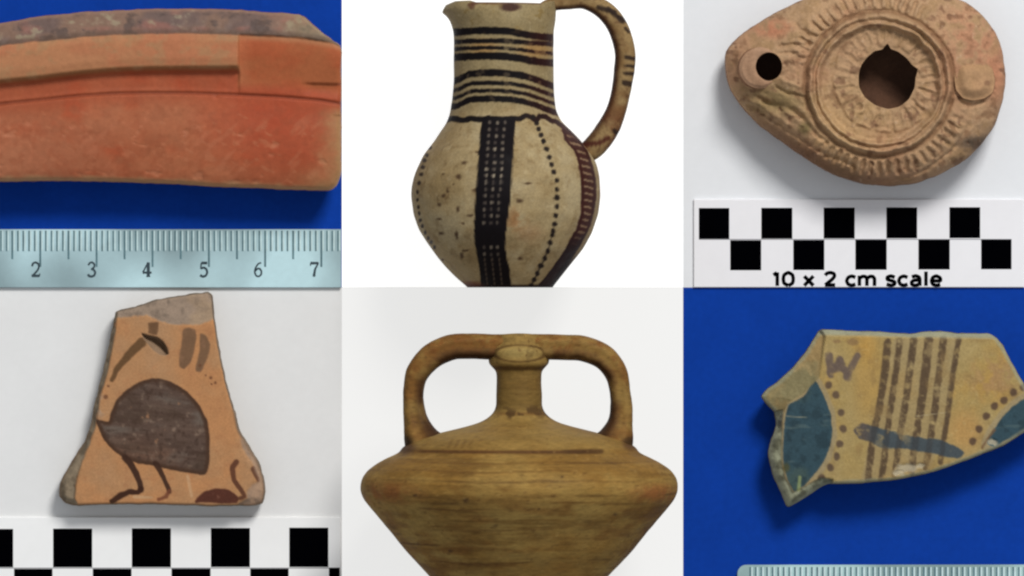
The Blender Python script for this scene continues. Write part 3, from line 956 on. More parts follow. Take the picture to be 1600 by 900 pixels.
def c6(x, y, d):
    n1 = fbm(x, y, size=50, octv=4, seed=71); n2 = fbm(x, y, size=11, octv=4, seed=72); n3 = fbm(x, y, size=6, octv=3, seed=73)
    col = np.tile(np.array([176., 151., 96.]), (len(x), 1))
    col = mix(col, [186, 148, 82], ss(0.45, 0.7, n1) * 0.8)
    col = mix(col, [176, 154, 104], ss(0.5, 0.25, n1) * 0.8)
    col = mix(col, [200, 148, 84], sdot(x, y, 1506, 672, 26, 30, 0.7) * 0.55)
    col = mix(col, [194, 146, 70], sdot(x, y, 1355, 590, 22, 70, 0.7) * 0.4)
    col = mix(col, [166, 132, 96], sdot(x, y, 1560, 590, 40, 30, 0.8) * 0.7 * ss(0.35, 0.6, n2))
    X, Y = x + (n2 - 0.5) * 3.5, y + (n3 - 0.5) * 3.5
    brown = [98, 80, 60]
    # pale scraped ground beside the stripes
    stripes = [([(1386, 534), (1380, 590), (1372, 640), (1366, 665), (1360, 700), (1355, 749)], 10.5, 9),
               ([(1405, 532), (1397, 590), (1390, 640), (1386, 668), (1381, 710), (1376, 747)], 9, 8.5),
               ([(1426, 532), (1420, 580), (1414, 625), (1407, 668), (1402, 700), (1397, 742)], 10, 8.5),
               ([(1450, 532), (1444, 580), (1438, 630), (1432, 668), (1426, 710), (1423, 738)], 12.5, 9),
               ([(1473, 529), (1466, 580), (1459, 640), (1454, 676), (1447, 720), (1445, 730)], 10, 8.5),
               ([(1497, 529), (1488, 580), (1480, 640), (1474, 680), (1468, 722)], 7.5, 7.5)]
    col = mix(col, [166, 146, 108], spoly(x, y, [(1395, 530), (1495, 525), (1470, 690), (1450, 735), (1345, 750), (1362, 660)], 3) * 0.6)
    for pts, a, b in stripes:
        m = sline(X, Y, pts, a * 1.16, b * 1.12, 1.6)
        wear = 1.0 - 0.6 * ss(0.50, 0.70, n2) - 0.35 * ss(0.5, 0.75, n3)
        col = mix(col, brown, m * np.clip(wear, 0, 1))
    col = mix(col, [150, 122, 78], ss(0.58, 0.75, fbm(x, y, size=22, octv=4, seed=78)) * 0.45)
    col = mix(col, [196, 172, 118], ss(0.66, 0.8, n3) * 0.35)
    # two spots and the zigzag
    for (a, b, rx_, ry_) in ((1307, 533, 6, 3), (1331, 534, 9, 5)):
        col = mix(col, [140, 112, 78], sdot(X, Y, a, b, rx_, ry_) * 0.7)
    for pts in ([(1294, 556), (1297, 586)], [(1296, 582), (1312, 562)], [(1310, 562), (1325, 590)], [(1322, 588), (1338, 556)], [(1303, 575), (1316, 576)]):
        col = mix(col, [112, 96, 86], sline(X, Y, pts, 12, 10, 1.8) * (0.9 - 0.5 * ss(0.5, 0.7, n2)))
    # pale halo and lens
    for L, halo in ((lens, 8), (rlens, 9)):
        k = np.where((x > L[:, 0].min() - 20) & (x < L[:, 0].max() + 20) & (y > L[:, 1].min() - 20) & (y < L[:, 1].max() + 20))[0]
        dd = np.full(len(x), -99.0); dd[k] = sdf(X[k], Y[k], L)
        col = mix(col, [164, 148, 116], ss(-halo - 2, -halo + 3, dd) * 0.75)
        lc = mix(np.tile(np.array([58., 82., 92.]), (len(x), 1)), [74, 92, 88], ss(0.5, 0.75, n1) * 0.8)
        lc = mix(lc, [44, 62, 70], ss(0.5, 0.3, n2) * 0.6)
        lc = mix(lc, [92, 110, 110], ss(0.72, 0.86, fbm(x, y, size=18, octv=3, seed=77, sx=2, sy=0.5)) * 0.6)
        m = ss(-1.2, 1.2, dd)[:, None]
        col = col * (1 - m) + lc * m
    col = mix(col, [120, 92, 66], sline(X, Y, [(1553, 671), (1543, 684), (1533, 699)], 4, 4, 1.0) * 0.8)
    for (a, b) in ((1294, 602), (1305, 617), (1313.5, 644), (1316.5, 669.5), (1311, 693), (1306.5, 713), (1296.5, 730), (1283, 746)):
        col = mix(col, [98, 80, 66], sdot(X, Y, a, b, 5.4, 6.0, 0.3) * 0.88)
    for (a, b) in ((1597, 605), (1582, 613), (1567, 625), (1552.6, 634), (1539.6, 650), (1528, 670), (1518, 689), (1612, 598)):
        col = mix(col, [92, 72, 58], sdot(X, Y, a, b, 5.8, 6.0, 0.3) * 0.88)
    bar = smooth([(1336, 672), (1346, 663), (1360, 667), (1377, 672), (1418, 683), (1469, 690), (1490, 699), (1502, 707), (1494, 713), (1458, 706), (1418, 699), (1377, 696), (1358, 686), (1342, 682)], 3)
    m = spoly(X, Y, bar, 1.6, grow=2.6)
    bcol = mix(np.tile(np.array([74., 84., 90.]), (len(x), 1)), [100, 84, 76], ss(1375, 1345, x) * 0.7)
    bcol = mix(bcol, [116, 116, 108], ss(0.64, 0.78, n2) * 0.5)
    for pts, a, b in stripes:
        bcol = mix(bcol, [62, 62, 62], sline(X, Y, pts, a, b, 2.0) * 0.45)
    m = (m * (0.96 - 0.75 * ss(0.50, 0.62, n2) * sdot(x, y, 1392, 683, 22, 16, 0.8) - 0.6 * ss(0.52, 0.66, n3) * ss(1372, 1345, x)))[:, None]
    col = col * (1 - m) + bcol * m
    # fractures, chips, worn edges
    fc = mix(np.tile(np.array([168., 142., 96.]), (len(x), 1)), [140, 130, 94], ss(0.4, 0.65, n1))
    fc = mix(fc, [182, 158, 112], ss(0.6, 0.75, n2) * 0.6)
    mf = spoly(x + (n2 - .5) * 5, y, facet, 1.6)[:, None]
    col = col * (1 - mf) + fc * mf
    ls = mix(np.tile(np.array([160., 162., 136.]), (len(x), 1)), [112, 112, 92], ss(0.4, 0.65, n2))
    ms = spoly(x + (n2 - .5) * 5, y, lstrip, 1.6)[:, None]
    col = col * (1 - ms) + ls * ms
    for (cx, cy, a, b) in chips:
        col = mix(col, [194, 182, 154], sdot(X + (n2 - .5) * 8, Y + (n3 - .5) * 6, cx, cy, a, b, 0.4) * 0.85)
    col = mix(col, [164, 164, 140], ss(9, 4, y - (517 + (x - 1282) * 0.02)) * ss(1250, 1285, x) * 0.85)
    col = mix(col, [156, 158, 136], ss(7, 2, d + (n2 - .5) * 5) * 0.7)
    col = mix(col, [96, 84, 40], sdot(x, y, 1228, 730, 5, 7, 0.5) * 0.6)
    col = mix(col, [186, 196, 120], sline(x, y, [(1249, 745), (1247, 765)], 5, 5, 1.5) * 0.6)
    # hair scratches
    sc1 = sline(x, y, [(1430, 650), (1478, 644)], 1.6, 1.2, 0.8)
    sc2 = sline(x, y, [(1228, 650), (1260, 652)], 1.6, 1.2, 0.8)
    col = mix(col, [190, 176, 140], (sc1 + sc2) * 0.6)
    return col


slab(r6, 'sherd_body', o6, z6, c6, M_strip, 1.6, side=((-1.0, 0.88), (2, 0.6), (16, 0.0)), seed=18,
     side_col=lambda x, y, z: mix(np.tile(np.array([142., 136., 108.]), (len(x), 1)), [94, 88, 66], fbm(x, y, z, 8, 3, 6)))

# ------------------------------------------------------------------ 3 oil lamp
M_lamp = clay_mat('buff_lamp_clay', 1100, 0.14, 0.8, 0.2, 0.6, 0.00016)
LH = 120
r3 = thing('oil_lamp', 'brown clay oil lamp with round filling hole, ringed discus and wick nozzle', 'oil lamp', 1365, 130, 60)
lamp_out = smooth([(1134, 98), (1136, 80), (1145, 66), (1161, 53), (1195, 30), (1229, 12), (1256, 0), (1300, -14), (1345, -21), (1400, -22), (1450, -17), (1503, 1), (1532, 21),
                   (1553, 47), (1566, 81), (1571, 118), (1568, 152), (1554, 195), (1532, 226), (1502, 253), (1465, 273), (1431, 285), (1397, 289), (1357, 287),
                   (1313, 276), (1269, 253), (1229, 226), (1188, 196), (1158, 164), (1139, 132)], 4, rough=1.5, seed=25)
fill_hole = smooth([(1385, 69), (1390, 77), (1402, 82), (1415, 92), (1424, 103), (1432, 109), (1429, 122), (1427, 138), (1418, 156), (1404, 167), (1386, 171), (1366, 165), (1350, 153), (1341, 137),
                    (1340, 118), (1344, 103), (1353, 91), (1365, 81), (1377, 78)], 3)
wick_hole = circle(1200, 105, 20.5, 22, 40, 0.05, 3)
DC = (1372, 132)


def lamp_zc(x, y, d):
    x0, y0 = x, y
    x = x + (fbm(x0, y0, size=18, octv=3, seed=180) - 0.5) * 7
    y = y + (fbm(x0, y0, size=18, octv=3, seed=181) - 0.5) * 7
    q = np.hypot((x - DC[0]) / 109.0, (y - DC[1]) / 106.0)
    ang = np.arctan2(y - DC[1], x - DC[0])
    n = fbm(x, y, size=16, octv=4, seed=81) - 0.5
    nb = fbm(x, y, size=60, octv=2, seed=82) - 0.5
    zb = 62
    R = 92.0
    dm = np.clip(d / R, 0, 1)
    dome = zb + (LH - zb) * np.sqrt(np.clip(1 - (1 - dm) ** 2, 0, 1))
    # nozzle end is lower
    dome -= 16 * ss(1260, 1140, x)
    z = dome + n * 5.0 + nb * 6
    inside = ss(1.0, 0.9, q)
    flat = LH - 3 - 13 * ss(0.90, 0.80, q) + n * 2.4
    z = z * (1 - inside) + flat * inside
    px = (q - 1.0) * 108
    wear = 0.55 + 0.9 * fbm(x, y, size=40, octv=3, seed=83)
    z += 7.0 * wear * np.exp(-((px + 1) / 3.6) ** 2)
    z += 4.5 * wear * np.exp(-((px + 13) / 3.0) ** 2)
    z -= 3.5 * np.exp(-((px + 7) / 2.4) ** 2)
    z -= 5.0 * np.exp(-((px - 7) / 3.4) ** 2)
    # stamped tongues round the filling hole
    hx, hy = x - 1384, y - 124
    rr_ = np.hypot(hx, hy); ha = np.arctan2(hy, hx)
    ph = ha * 17 / (2 * np.pi) + 0.15 * fbm(x, y, size=50, octv=2, seed=84)
    f = np.abs((ph % 1.0) - 0.5) * 2                 # 1 at the edges of a tongue
    ringm = ss(49, 53, rr_) * ss(86, 81, rr_) * (0.45 + 1.1 * fbm(x, y, size=34, octv=2, seed=85))
    z += ringm * (3.2 * ss(1.0, 0.5, f) - 2.2 * ss(0.5, 0.22, f) * ss(56, 61, rr_) * ss(80, 76, rr_))
    z += 3.0 * ss(53, 49, rr_) * ss(40, 47, rr_) * (0.5 + n)
    # little rings in the lower part
    for (cx, cy, r) in ((1340, 168, 8), (1372, 188, 9), (1415, 178, 9), (1440, 160, 7), (1346, 84, 7)):
        dd = np.hypot(x - cx, y - cy)
        z += 1.8 * np.exp(-((dd - r) / 2.6) ** 2) - 1.4 * np.exp(-(dd / 3.5) ** 2)
    # rays on the shoulder
    rays = np.abs(((ang * 60 / (2 * np.pi)) % 1.0) - 0.5) * 2
    lower = ss(0.25, 0.6, np.sin(ang)) * ss(-0.86, -0.6, np.cos(ang))
    upper = ss(0.15, 0.5, -np.sin(ang)) * ss(0.75, 0.35, np.cos(ang))
    am = (lower + upper) * ss(1.10, 1.15, q) * ss(1.37, 1.30, q) * (0.25 + 1.3 * fbm(x, y, size=46, octv=2, seed=86))
    z += am * 6.5 * (ss(0.75, 0.25, rays) - 0.5)
    # groove outside the rays
    z -= 3.6 * np.exp(-((q - 1.42) * 108 / 2.6) ** 2) * lower
    # nozzle volutes and creases
    for pts, dep, wd in (([(1216, 74), (1240, 71), (1262, 72)], 4.5, 2.6), ([(1218, 85), (1244, 84)], 3, 2.2), ([(1212, 138), (1240, 150), (1262, 156)], 5, 3),
                         ([(1222, 128), (1250, 138)], -3, 3), ([(1160, 158), (1200, 184), (1240, 212), (1290, 243), (1330, 258)], 4.0, 3.0),
                         ([(1150, 148), (1190, 168), (1230, 196)], -3.5, 4.0), ([(1180, 150), (1215, 172)], 4, 4), ([(1190, 160), (1225, 168), (1250, 185)], 4, 3.5),
                         ([(1238, 172), (1262, 198), (1290, 222)], 4.5, 3.5), ([(1255, 48), (1262, 60), (1258, 74)], 4.5, 3.5), ([(1244, 38), (1252, 52)], 4.5, 3)):
        dd = seg_dist(x, y, smooth(pts, 4, False))[0]
        z -= dep * np.exp(-(dd / wd) ** 2)
    # hollow of the lug's lower side
    dd = seg_dist(x, y, smooth([(1494, 148), (1500, 160), (1514, 165), (1532, 158)], 3, False))[0]
    z -= 6 * np.exp(-(dd / 4.0) ** 2)
    # worn pits
    z -= 2.4 * ss(0.68, 0.78, fbm(x, y, size=14, octv=3, seed=88)) * ss(1.05, 1.2, q)
    z += (fbm(x, y, size=7, octv=3, seed=89) - 0.5) * 3.6
    return z


def lamp_c(x, y, d):
    n1 = fbm(x, y, size=60, octv=4, seed=91); n2 = fbm(x, y, size=14, octv=4, seed=92); n3 = fbm(x, y, size=6, octv=3, seed=93)
    col = np.tile(np.array([180., 146., 112.]), (len(x), 1))
    col = mix(col, [180, 138, 106], ss(0.45, 0.7, n1) * 0.8)
    col = mix(col, [160, 128, 92], ss(0.5, 0.25, n2) * 0.7)
    col = mix(col, [184, 126, 98], sdot(x, y, 1525, 70, 50, 60, 0.9) * 0.6 * ss(0.35, 0.6, n2))
    col = mix(col, [196, 130, 100], sdot(x, y, 1556, 120, 18, 40, 0.9) * 0.6)
    col = mix(col, [190, 122, 92], sdot(x, y, 1207, 45, 26, 14, 0.7) * 0.7 * ss(0.3, 0.55, n2))
    col = mix(col, [188, 156, 110], sdot(x, y, 1320, 190, 60, 50, 0.9) * 0.5)
    col = mix(col, [128, 112, 72], sdot(x, y, 1212, 158, 40, 20, 0.8) * 0.6)
    col = mix(col, [96, 86, 52], sdot(x, y, 1256, 201, 9, 8, 0.7) * 0.7)
    col = mix(col, [78, 68, 60], sdot(x, y, 1527, 223, 28, 10, 0.8) * 0.75 * ss(0.25, 0.5, n2))
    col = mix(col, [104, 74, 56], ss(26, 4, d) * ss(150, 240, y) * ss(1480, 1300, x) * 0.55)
    col = mix(col, [112, 80, 62], ss(0.66, 0.76, fbm(x, y, size=14, octv=3, seed=88)) * 0.5)
    col = mix(col, [206, 176, 148], ss(0.72, 0.82, n3) * 0.4)
    q = np.hypot((x - DC[0]) / 109.0, (y - DC[1]) / 106.0)
    col = mix(col, [122, 88, 62], np.exp(-((q - 1.065) * 108 / 3.6) ** 2) * (0.3 + 0.5 * n1))
    col = mix(col, [116, 84, 60], ss(0.58, 0.74, n2) * 0.45)
    return col


lamp_side = lambda x, y, z: mix(np.tile(np.array([156., 116., 86.]), (len(x), 1)), [122, 88, 64], fbm(x, y, z, 12, 3, 6))
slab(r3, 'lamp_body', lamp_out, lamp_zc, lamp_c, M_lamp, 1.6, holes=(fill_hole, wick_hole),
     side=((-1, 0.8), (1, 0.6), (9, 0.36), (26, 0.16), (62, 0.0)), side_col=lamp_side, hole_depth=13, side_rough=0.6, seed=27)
# nozzle rim, a crescent plate round the wick hole
noz = circle(1187, 107, 33, 32, 60, 0.05, 7)
slab(r3, 'nozzle_rim', noz, lambda x, y, d: lamp_zc(x, y, d * 0 + 55) * 0 + 103 + 3.5 * ss(0, 5, d) + 3 * ss(12, 0, np.abs(np.hypot(x - 1200, y - 105) - 26)) + (fbm(x, y, size=14, octv=3, seed=5) - 0.5) * 2,
     lambda x, y, d: mix(np.tile(np.array([188., 152., 124.]), (len(x), 1)), [160, 124, 96], fbm(x, y, size=16, octv=4, seed=95)),
     M_lamp, 1.5, holes=(wick_hole,), side=((0, 0.92), (-3, 0.8)), side_col=lamp_side, hole_depth=10, seed=30)
lug = smooth([(1490, 108), (1497, 98), (1512, 95), (1532, 98), (1548, 108), (1552, 126), (1548, 145), (1536, 154), (1518, 158), (1502, 154), (1492, 142), (1489, 125)], 3, rough=0.8, seed=2)
slab(r3, 'handle_lug', lug, lambda x, y, d: 116 + 12 * ss(0, 18, d) - 0.22 * (x - 1500) + (y - 128) * 0.16 - 2.0 * np.exp(-(np.hypot((x - 1518) / 5, (y - 128) / 8)) ** 2) + (fbm(x, y, size=16, octv=4, seed=4) - 0.5) * 2.5,
     lambda x, y, d: mix(mix(np.tile(np.array([184., 144., 108.]), (len(x), 1)), [168, 134, 98], fbm(x, y, size=18, octv=4, seed=96)), [120, 86, 66], sdot(x, y, 1540, 131, 5, 4) * 0.5),
     M_lamp, 1.5, side=((-1, 0.9), (-3, 0.75)), side_col=lamp_side, seed=31)
# hollow inside
rings = [(1.0, 94), (1.02, 82), (0.97, 70), (0.85, 60), (0.62, 44), (0.3, 39), (0.0, 38)]
cxy = np.array([1365.0, 132.0]); A_ = np.linspace(0, 2 * np.pi, 64, endpoint=False)
VX, VY, VZ = [], [], []
for s_, zz in rings:
    VX.append(cxy[0] + 130 * s_ * np.cos(A_)); VY.append(cxy[1] + 118 * s_ * np.sin(A_)); VZ.append(np.full(64, float(zz)))
VX, VY, VZ = map(np.concatenate, (VX, VY, VZ))
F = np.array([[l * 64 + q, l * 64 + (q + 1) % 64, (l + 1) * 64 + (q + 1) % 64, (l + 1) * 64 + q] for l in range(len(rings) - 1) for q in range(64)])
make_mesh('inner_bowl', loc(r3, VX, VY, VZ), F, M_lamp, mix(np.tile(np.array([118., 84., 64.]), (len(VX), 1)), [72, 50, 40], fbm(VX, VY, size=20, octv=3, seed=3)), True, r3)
# wick channel floor
rings = [(1.4, 90), (1.5, 74), (1.4, 50), (1.0, 46), (0.0, 43)]
VX, VY, VZ = [], [], []
for s_, zz in rings:
    VX.append(1202 + 22 * s_ * np.cos(A_)); VY.append(106 + 22 * s_ * np.sin(A_)); VZ.append(np.full(64, float(zz)))
VX, VY, VZ = map(np.concatenate, (VX, VY, VZ))
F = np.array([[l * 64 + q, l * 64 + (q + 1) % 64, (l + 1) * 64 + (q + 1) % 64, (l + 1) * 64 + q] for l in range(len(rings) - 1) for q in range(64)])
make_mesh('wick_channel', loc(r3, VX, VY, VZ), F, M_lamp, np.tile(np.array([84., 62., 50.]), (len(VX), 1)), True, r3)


# ------------------------------------------------------------------ turned vessels
def revolve(root, name, ys, L, R, cfun, mat, zc, depth=None, nseg=300, ymod=None, wob=0.8, seed=0, closed_bottom=True, inner=0):
    """a lying vessel: rings across its axis (the axis runs down the picture); L, R = its left and right outline.
    inner > 0: the wall turns in at the mouth and runs back down inside by that much"""
    ys = np.asarray(ys, float)
    cx = (L(ys) + R(ys)) / 2; rx = (R(ys) - L(ys)) / 2
    rz = rx if depth is None else depth(ys)
    yy = ys.copy()
    if inner:
        k = int(np.argmin(np.abs(ys - (ys[0] + inner))))
        t = 7.0
        cx = np.concatenate([cx[:k][::-1], cx]); yy = np.concatenate([ys[:k][::-1], ys])
        rx = np.concatenate([rx[:k][::-1] - t * np.minimum(1, np.arange(k)[::-1] * 0.5 + 0.35), rx])
        rz = np.concatenate([rz[:k][::-1] - t * np.minimum(1, np.arange(k)[::-1] * 0.5 + 0.35), rz])
    if closed_bottom:
        for s_ in (0.98, 0.7, 0.35, 0.01):
            cx = np.append(cx, cx[-1]); yy = np.append(yy, yy[-1]); rx = np.append(rx, (R(ys[-1]) - L(ys[-1])) / 2 * s_)
            rz = np.append(rz, (rz[-1] if s_ == 0.98 else 0) if False else (R(ys[-1]) - L(ys[-1])) / 2 * s_)
    a = np.linspace(0, 2 * np.pi, nseg, endpoint=False)
    X = cx[:, None] + rx[:, None] * np.cos(a)
    Z = zc + rz[:, None] * np.sin(a)
    Y = np.repeat(yy[:, None], nseg, 1)
    X, Y, Z = X.ravel(), Y.ravel(), Z.ravel()
    if ymod is not None:
        Y = Y + ymod(X, Y)
    n = (fbm(X, Y, Z, 34, 3, seed) - 0.5) * 2 * wob
    ca = np.tile(np.cos(a), len(yy)); sa = np.tile(np.sin(a), len(yy))
    X = X + n * ca; Z = Z + n * sa
    m = len(yy)
    i = np.arange(m * nseg).reshape(m, nseg)
    F = np.stack([i[:-1].ravel(), np.roll(i, -1, 1)[:-1].ravel(), np.roll(i, -1, 1)[1:].ravel(), i[1:].ravel()], 1)
    return make_mesh(name, loc(root, X, Y, Z), F, mat, cfun(X, Y, Z), True, root)


def tube(root, name, path, cfun, mat, flat=1.3, nseg=40, step=2.0, seed=0, wob=0.8, groove=0.0):
    """path of (x, y, z, half width seen from above); flat = depth over width"""
    P = np.asarray(path, float)
    # parametrise and smooth
    Q = []
    n = len(P)
    for i in range(n - 1):
        p0, p1, p2, p3 = P[max(i - 1, 0)], P[i], P[i + 1], P[min(i + 2, n - 1)]
        m = max(2, int(np.hypot(*(p2 - p1)[:2]) / step))
        for k in range(m):
            t = k / m
            Q.append(0.5 * ((2 * p1) + (-p0 + p2) * t + (2 * p0 - 5 * p1 + 4 * p2 - p3) * t * t + (-p0 + 3 * p1 - 3 * p2 + p3) * t ** 3))
    Q.append(P[-1]); Q = np.array(Q)
    T = np.gradient(Q[:, :2], axis=0); T /= np.maximum(np.hypot(T[:, 0], T[:, 1]), 1e-6)[:, None]
    N = np.stack([-T[:, 1], T[:, 0]], 1)
    a = np.linspace(0, 2 * np.pi, nseg, endpoint=False)
    w_ = Q[:, 3][:, None]
    ex = np.sign(np.cos(a)) * np.abs(np.cos(a)) ** 0.8
    ez = np.sign(np.sin(a)) * np.abs(np.sin(a)) ** 0.8
    X = Q[:, 0][:, None] + N[:, 0][:, None] * w_ * ex
    Y = Q[:, 1][:, None] + N[:, 1][:, None] * w_ * ex
    Z = Q[:, 2][:, None] + w_ * flat * ez * (1 - groove * np.exp(-(ex / 0.35) ** 2))
    side = np.tile(ex, (len(Q), 1)).ravel()
    X, Y, Z = X.ravel(), Y.ravel(), Z.ravel()
    nz = (fbm(X, Y, Z, 18, 3, seed) - 0.5) * 2 * wob
    X = X + nz; Y = Y + nz * 0.5
    m = len(Q)
    i = np.arange(m * nseg).reshape(m, nseg)
    F = np.stack([i[:-1].ravel(), np.roll(i, -1, 1)[:-1].ravel(), np.roll(i, -1, 1)[1:].ravel(), i[1:].ravel()], 1)
    return make_mesh(name, loc(root, X, Y, Z), F, mat, cfun(X, Y, Z, side), True, root)


# ------------------------------------------------------------------ 2 painted jug
M_jug = clay_mat('cream_slip_clay', 1300, 0.17, 0.7, 0.25, 0.4, 0.0001)
JZ = 149
r2 = thing('jug', 'tall cream and black painted jug with round belly and one big looped handle', 'jug', 790, 260, JZ)
jl = sinterp([(4, 697), (8, 692), (14, 689), (22, 695), (33, 703), (49, 708.5), (70, 709), (127, 709), (155, 706.5), (178, 703), (192, 698), (206, 688), (220, 679), (243, 661), (272, 648),
              (290, 643.5), (310, 643), (335, 646.5), (358, 654), (375, 664.5), (392, 676.5), (407, 688), (420, 699), (432, 711), (449, 731)], 2)
jr = sinterp([(4, 868), (14, 869), (30, 868), (49, 865.5), (115, 864.5), (150, 866), (172, 869), (190, 877), (205, 893), (215, 903), (235, 921), (255, 932), (275, 936.5), (306, 938.5), (335, 935), (364, 925), (390, 910.5),
              (418, 888), (449, 863)], 2)
rimtop = interp([(680, 12), (688, 9), (697, 3), (712, -2), (735, -2.5), (744, 0.5), (847, 1.5), (858, -2), (880, -4)])
jys = np.concatenate([np.arange(5, 449, 1.5), [449]])


def jdepth(y):
    b = (jr(y) - jl(y)) / 2
    return b * (1 - 0.10 * ss(40, 5, y))


def jug_c(x, y, z):
    n1 = fbm(x, y, z, 50, 4, 101); n2 = fbm(x, y, z, 12, 4, 102); n3 = fbm(x, y, z, 6, 3, 103)
    col = np.tile(np.array([160., 140., 102.]), (len(x), 1))
    col = mix(col, [142, 120, 82], ss(0.45, 0.7, n1) * 0.8)
    col = mix(col, [172, 156, 122], ss(0.5, 0.25, n1) * 0.7)
    col = mix(col, [118, 94, 60], ss(0.52, 0.76, n2) * 0.4)
    col = mix(col, [144, 128, 92], ss(190, 150, y) * 0.6)
    col = mix(col, [108, 84, 54], ss(0.66, 0.78, n3) * ss(0.45, 0.6, n1) * 0.55)
    col = mix(col, [188, 172, 138], ss(0.66, 0.8, fbm(x, y, z, 9, 3, 109)) * 0.35)
    col = mix(col, [170, 126, 72], sdot(x, y, 755, 76, 22, 12, 0.7) * 0.65 + sdot(x, y, 838, 80, 26, 12, 0.7) * 0.65)
    col = mix(col, [148, 96, 54], sdot(x, y, 806, 345, 14, 16, 0.9) * 0.55 * ss(0.35, 0.6, n2))
    col = mix(col, [158, 116, 80], sdot(x, y, 828, 365, 18, 12, 0.9) * 0.35)
    X, Y = x + (n2 - 0.5) * 3.0, y + (n3 - 0.5) * 3.0
    u = (x - 787) / 79.0
    ink0 = np.array([14., 9., 11.]); redb = np.array([44., 18., 16.])
    inkm = ss(0.1, 1.0, u + (n1 - 0.5) * 0.9)
    ink = ink0[None] * (1 - inkm[:, None]) + redb[None] * inkm[:, None]

    def put(m, amt=0.96, c=None):
        nonlocal col
        m = np.clip(m * amt, 0, 1)[:, None]
        col = col * (1 - m) + (ink if c is None else np.asarray(c, float)) * m
    neck = ss(187, 180, y)
    fu = 9.5 * ss(-0.05, 1.0, u) + 0.8 * np.sin(u * 4)
    for (y0, th, am, dx_) in ((50.5, 11.2, 1.0, 1.0), (66, 7.4, 0.97, 0.4), (77, 6, 0.95, 0.75), (89.8, 11.4, 1.0, 1.0)):
        yy = y0 + fu * dx_
        wear = am * np.where(th < 7, 1 - 0.6 * ss(0.52, 0.66, n2) * ss(-0.75, -0.3, u), 1 - 0.35 * ss(0.62, 0.75, n2))
        put(ss(1.3, -1.3, np.abs(Y - yy) - th / 2) * neck, wear)
    fl = 9.5 * ss(-0.62, -1.0, u) + 21 * ss(0.1, 1.15, u) * (0.6 + 0.4 * ss(0.1, 1, u))
    for (y0, th, am, dx_) in ((116.5, 10.8, 1.0, 1.0), (132, 6.6, 0.98, 0.95), (144, 6.2, 0.98, 0.95), (156.5, 9.8, 1.0, 1.0)):
        yy = y0 + fl * dx_ + 1.0 * np.sin(u * 5)
        wear = am * (1 - 0.35 * ss(0.60, 0.75, n2))
        put(ss(1.3, -1.3, np.abs(Y - yy) - th / 2) * ss(192, 186, y), wear)
    # scalloped line at the foot of the neck
    sc_pts = [(696, 187), (712, 186), (724, 189), (735, 186.5), (752, 188), (765, 186), (782, 188), (800, 187), (812, 187.5), (822, 182), (830, 184), (838, 189), (844, 183), (853, 183.5), (860, 189), (868, 190), (878, 197), (888, 207), (902, 221)]
    put(sline(X, Y, sc_pts, 9, 7.5, 1.1))
    # centre column
    cl_ = interp([(184, 754), (220, 749.5), (260, 747), (305, 744), (340, 742.5), (363, 741), (375, 741.5), (390, 744), (420, 749.5), (449, 752)])
    cr_ = interp([(184, 806), (220, 803.5), (260, 801), (305, 798), (340, 794), (363, 790.5), (390, 790), (405, 792.5), (420, 796), (449, 798.5)])
    below = ss(183, 186, y)
    colm = ss(-1.2, 1.2, X - cl_(y)) * ss(1.2, -1.2, X - cr_(y)) * below
    put(colm, 0.99, [14, 9, 13])
    d1 = interp([(190, 766), (220, 763), (300, 759), (355, 756), (400, 757), (449, 762)])
    rowy = list(np.arange(193, 358, 10.4)) + [387, 397.5]
    hot = {4: .8, 6: .6, 7: .95, 8: 1.0}
    for ri, ry_ in enumerate(rowy):
        for c_ in range(3):
            cx_ = float(d1(ry_)) + c_ * 11.6 - (1.0 * c_ if ry_ > 300 else 0)
            br = hot.get(ri, 0.62) * (0.8 + 0.3 * math.sin(ri * 3.1 + c_ * 1.7))
            col = mix(col, [190, 176, 150], sdot(x, y, cx_ + rr.uniform(-.5, .5), ry_ + rr.uniform(-.6, .6), 2.3, 3.1 if ri != 9 else 4.5, 0.5) * min(br, 0.95) * 0.85)
    for c_ in range(3):
        for ry_ in np.arange(406, 449, 7.5):
            col = mix(col, [120, 104, 84], sdot(x, y, float(d1(ry_)) + c_ * 11.4, ry_, 1.6, 3.4, 0.5) * 0.55)
    # dotted line right of the column
    T4 = lambda pts, k=3.478, ox=600, oy=220: [(ox + a / k, oy + b / k) for a, b in pts]
    dots = T4([(810, 640), (828, 672), (838, 705), (852, 740), (866, 772)], oy=0) + T4([(868, 8), (882, 50), (896, 95), (908, 135), (920, 175), (937, 220), (936, 270), (937, 312), (937, 360), (932, 410), (925, 455), (918, 492), (914, 515), (900, 555), (890, 600), (872, 640), (852, 680), (832, 722), (816, 755), (800, 788)])
    for q, (a, b) in enumerate(dots):
        put(sdot(X, Y, a, b, 3.6 if q % 3 else 4.3, 4.0, 0.3), 0.95, [30, 22, 20])
    put(sline(X, Y, dots[14:], 3.0, 3.0, 1.2) * ss(330, 400, y), 0.6, [36, 26, 22])
    ld = T4([(250, 40), (235, 80), (222, 108), (212, 145), (204, 185), (192, 232), (184, 280), (182, 322), (188, 362), (192, 396), (199, 432), (210, 465), (226, 500), (240, 530), (256, 552), (275, 580)])
    for q, (a, b) in enumerate(ld):
        put(sdot(X, Y, a, b, 2.4 if q > 5 else 3.2, 3.2, 0.35), 0.9, [44, 32, 26])
    # ladder band at the right
    L1 = interp([(176, 858), (190, 872), (200, 880), (220, 884), (237, 899), (257, 905.5), (277, 909), (306, 910), (335, 909), (358, 902), (381, 890), (404, 876), (427, 859), (449, 840)])
    L2 = interp([(176, 862), (190, 876), (200, 884), (220, 904.5), (237, 916), (263, 925), (286, 929), (306, 929), (335, 925), (355, 919), (372, 911), (395, 897), (420, 880), (449, 862)])
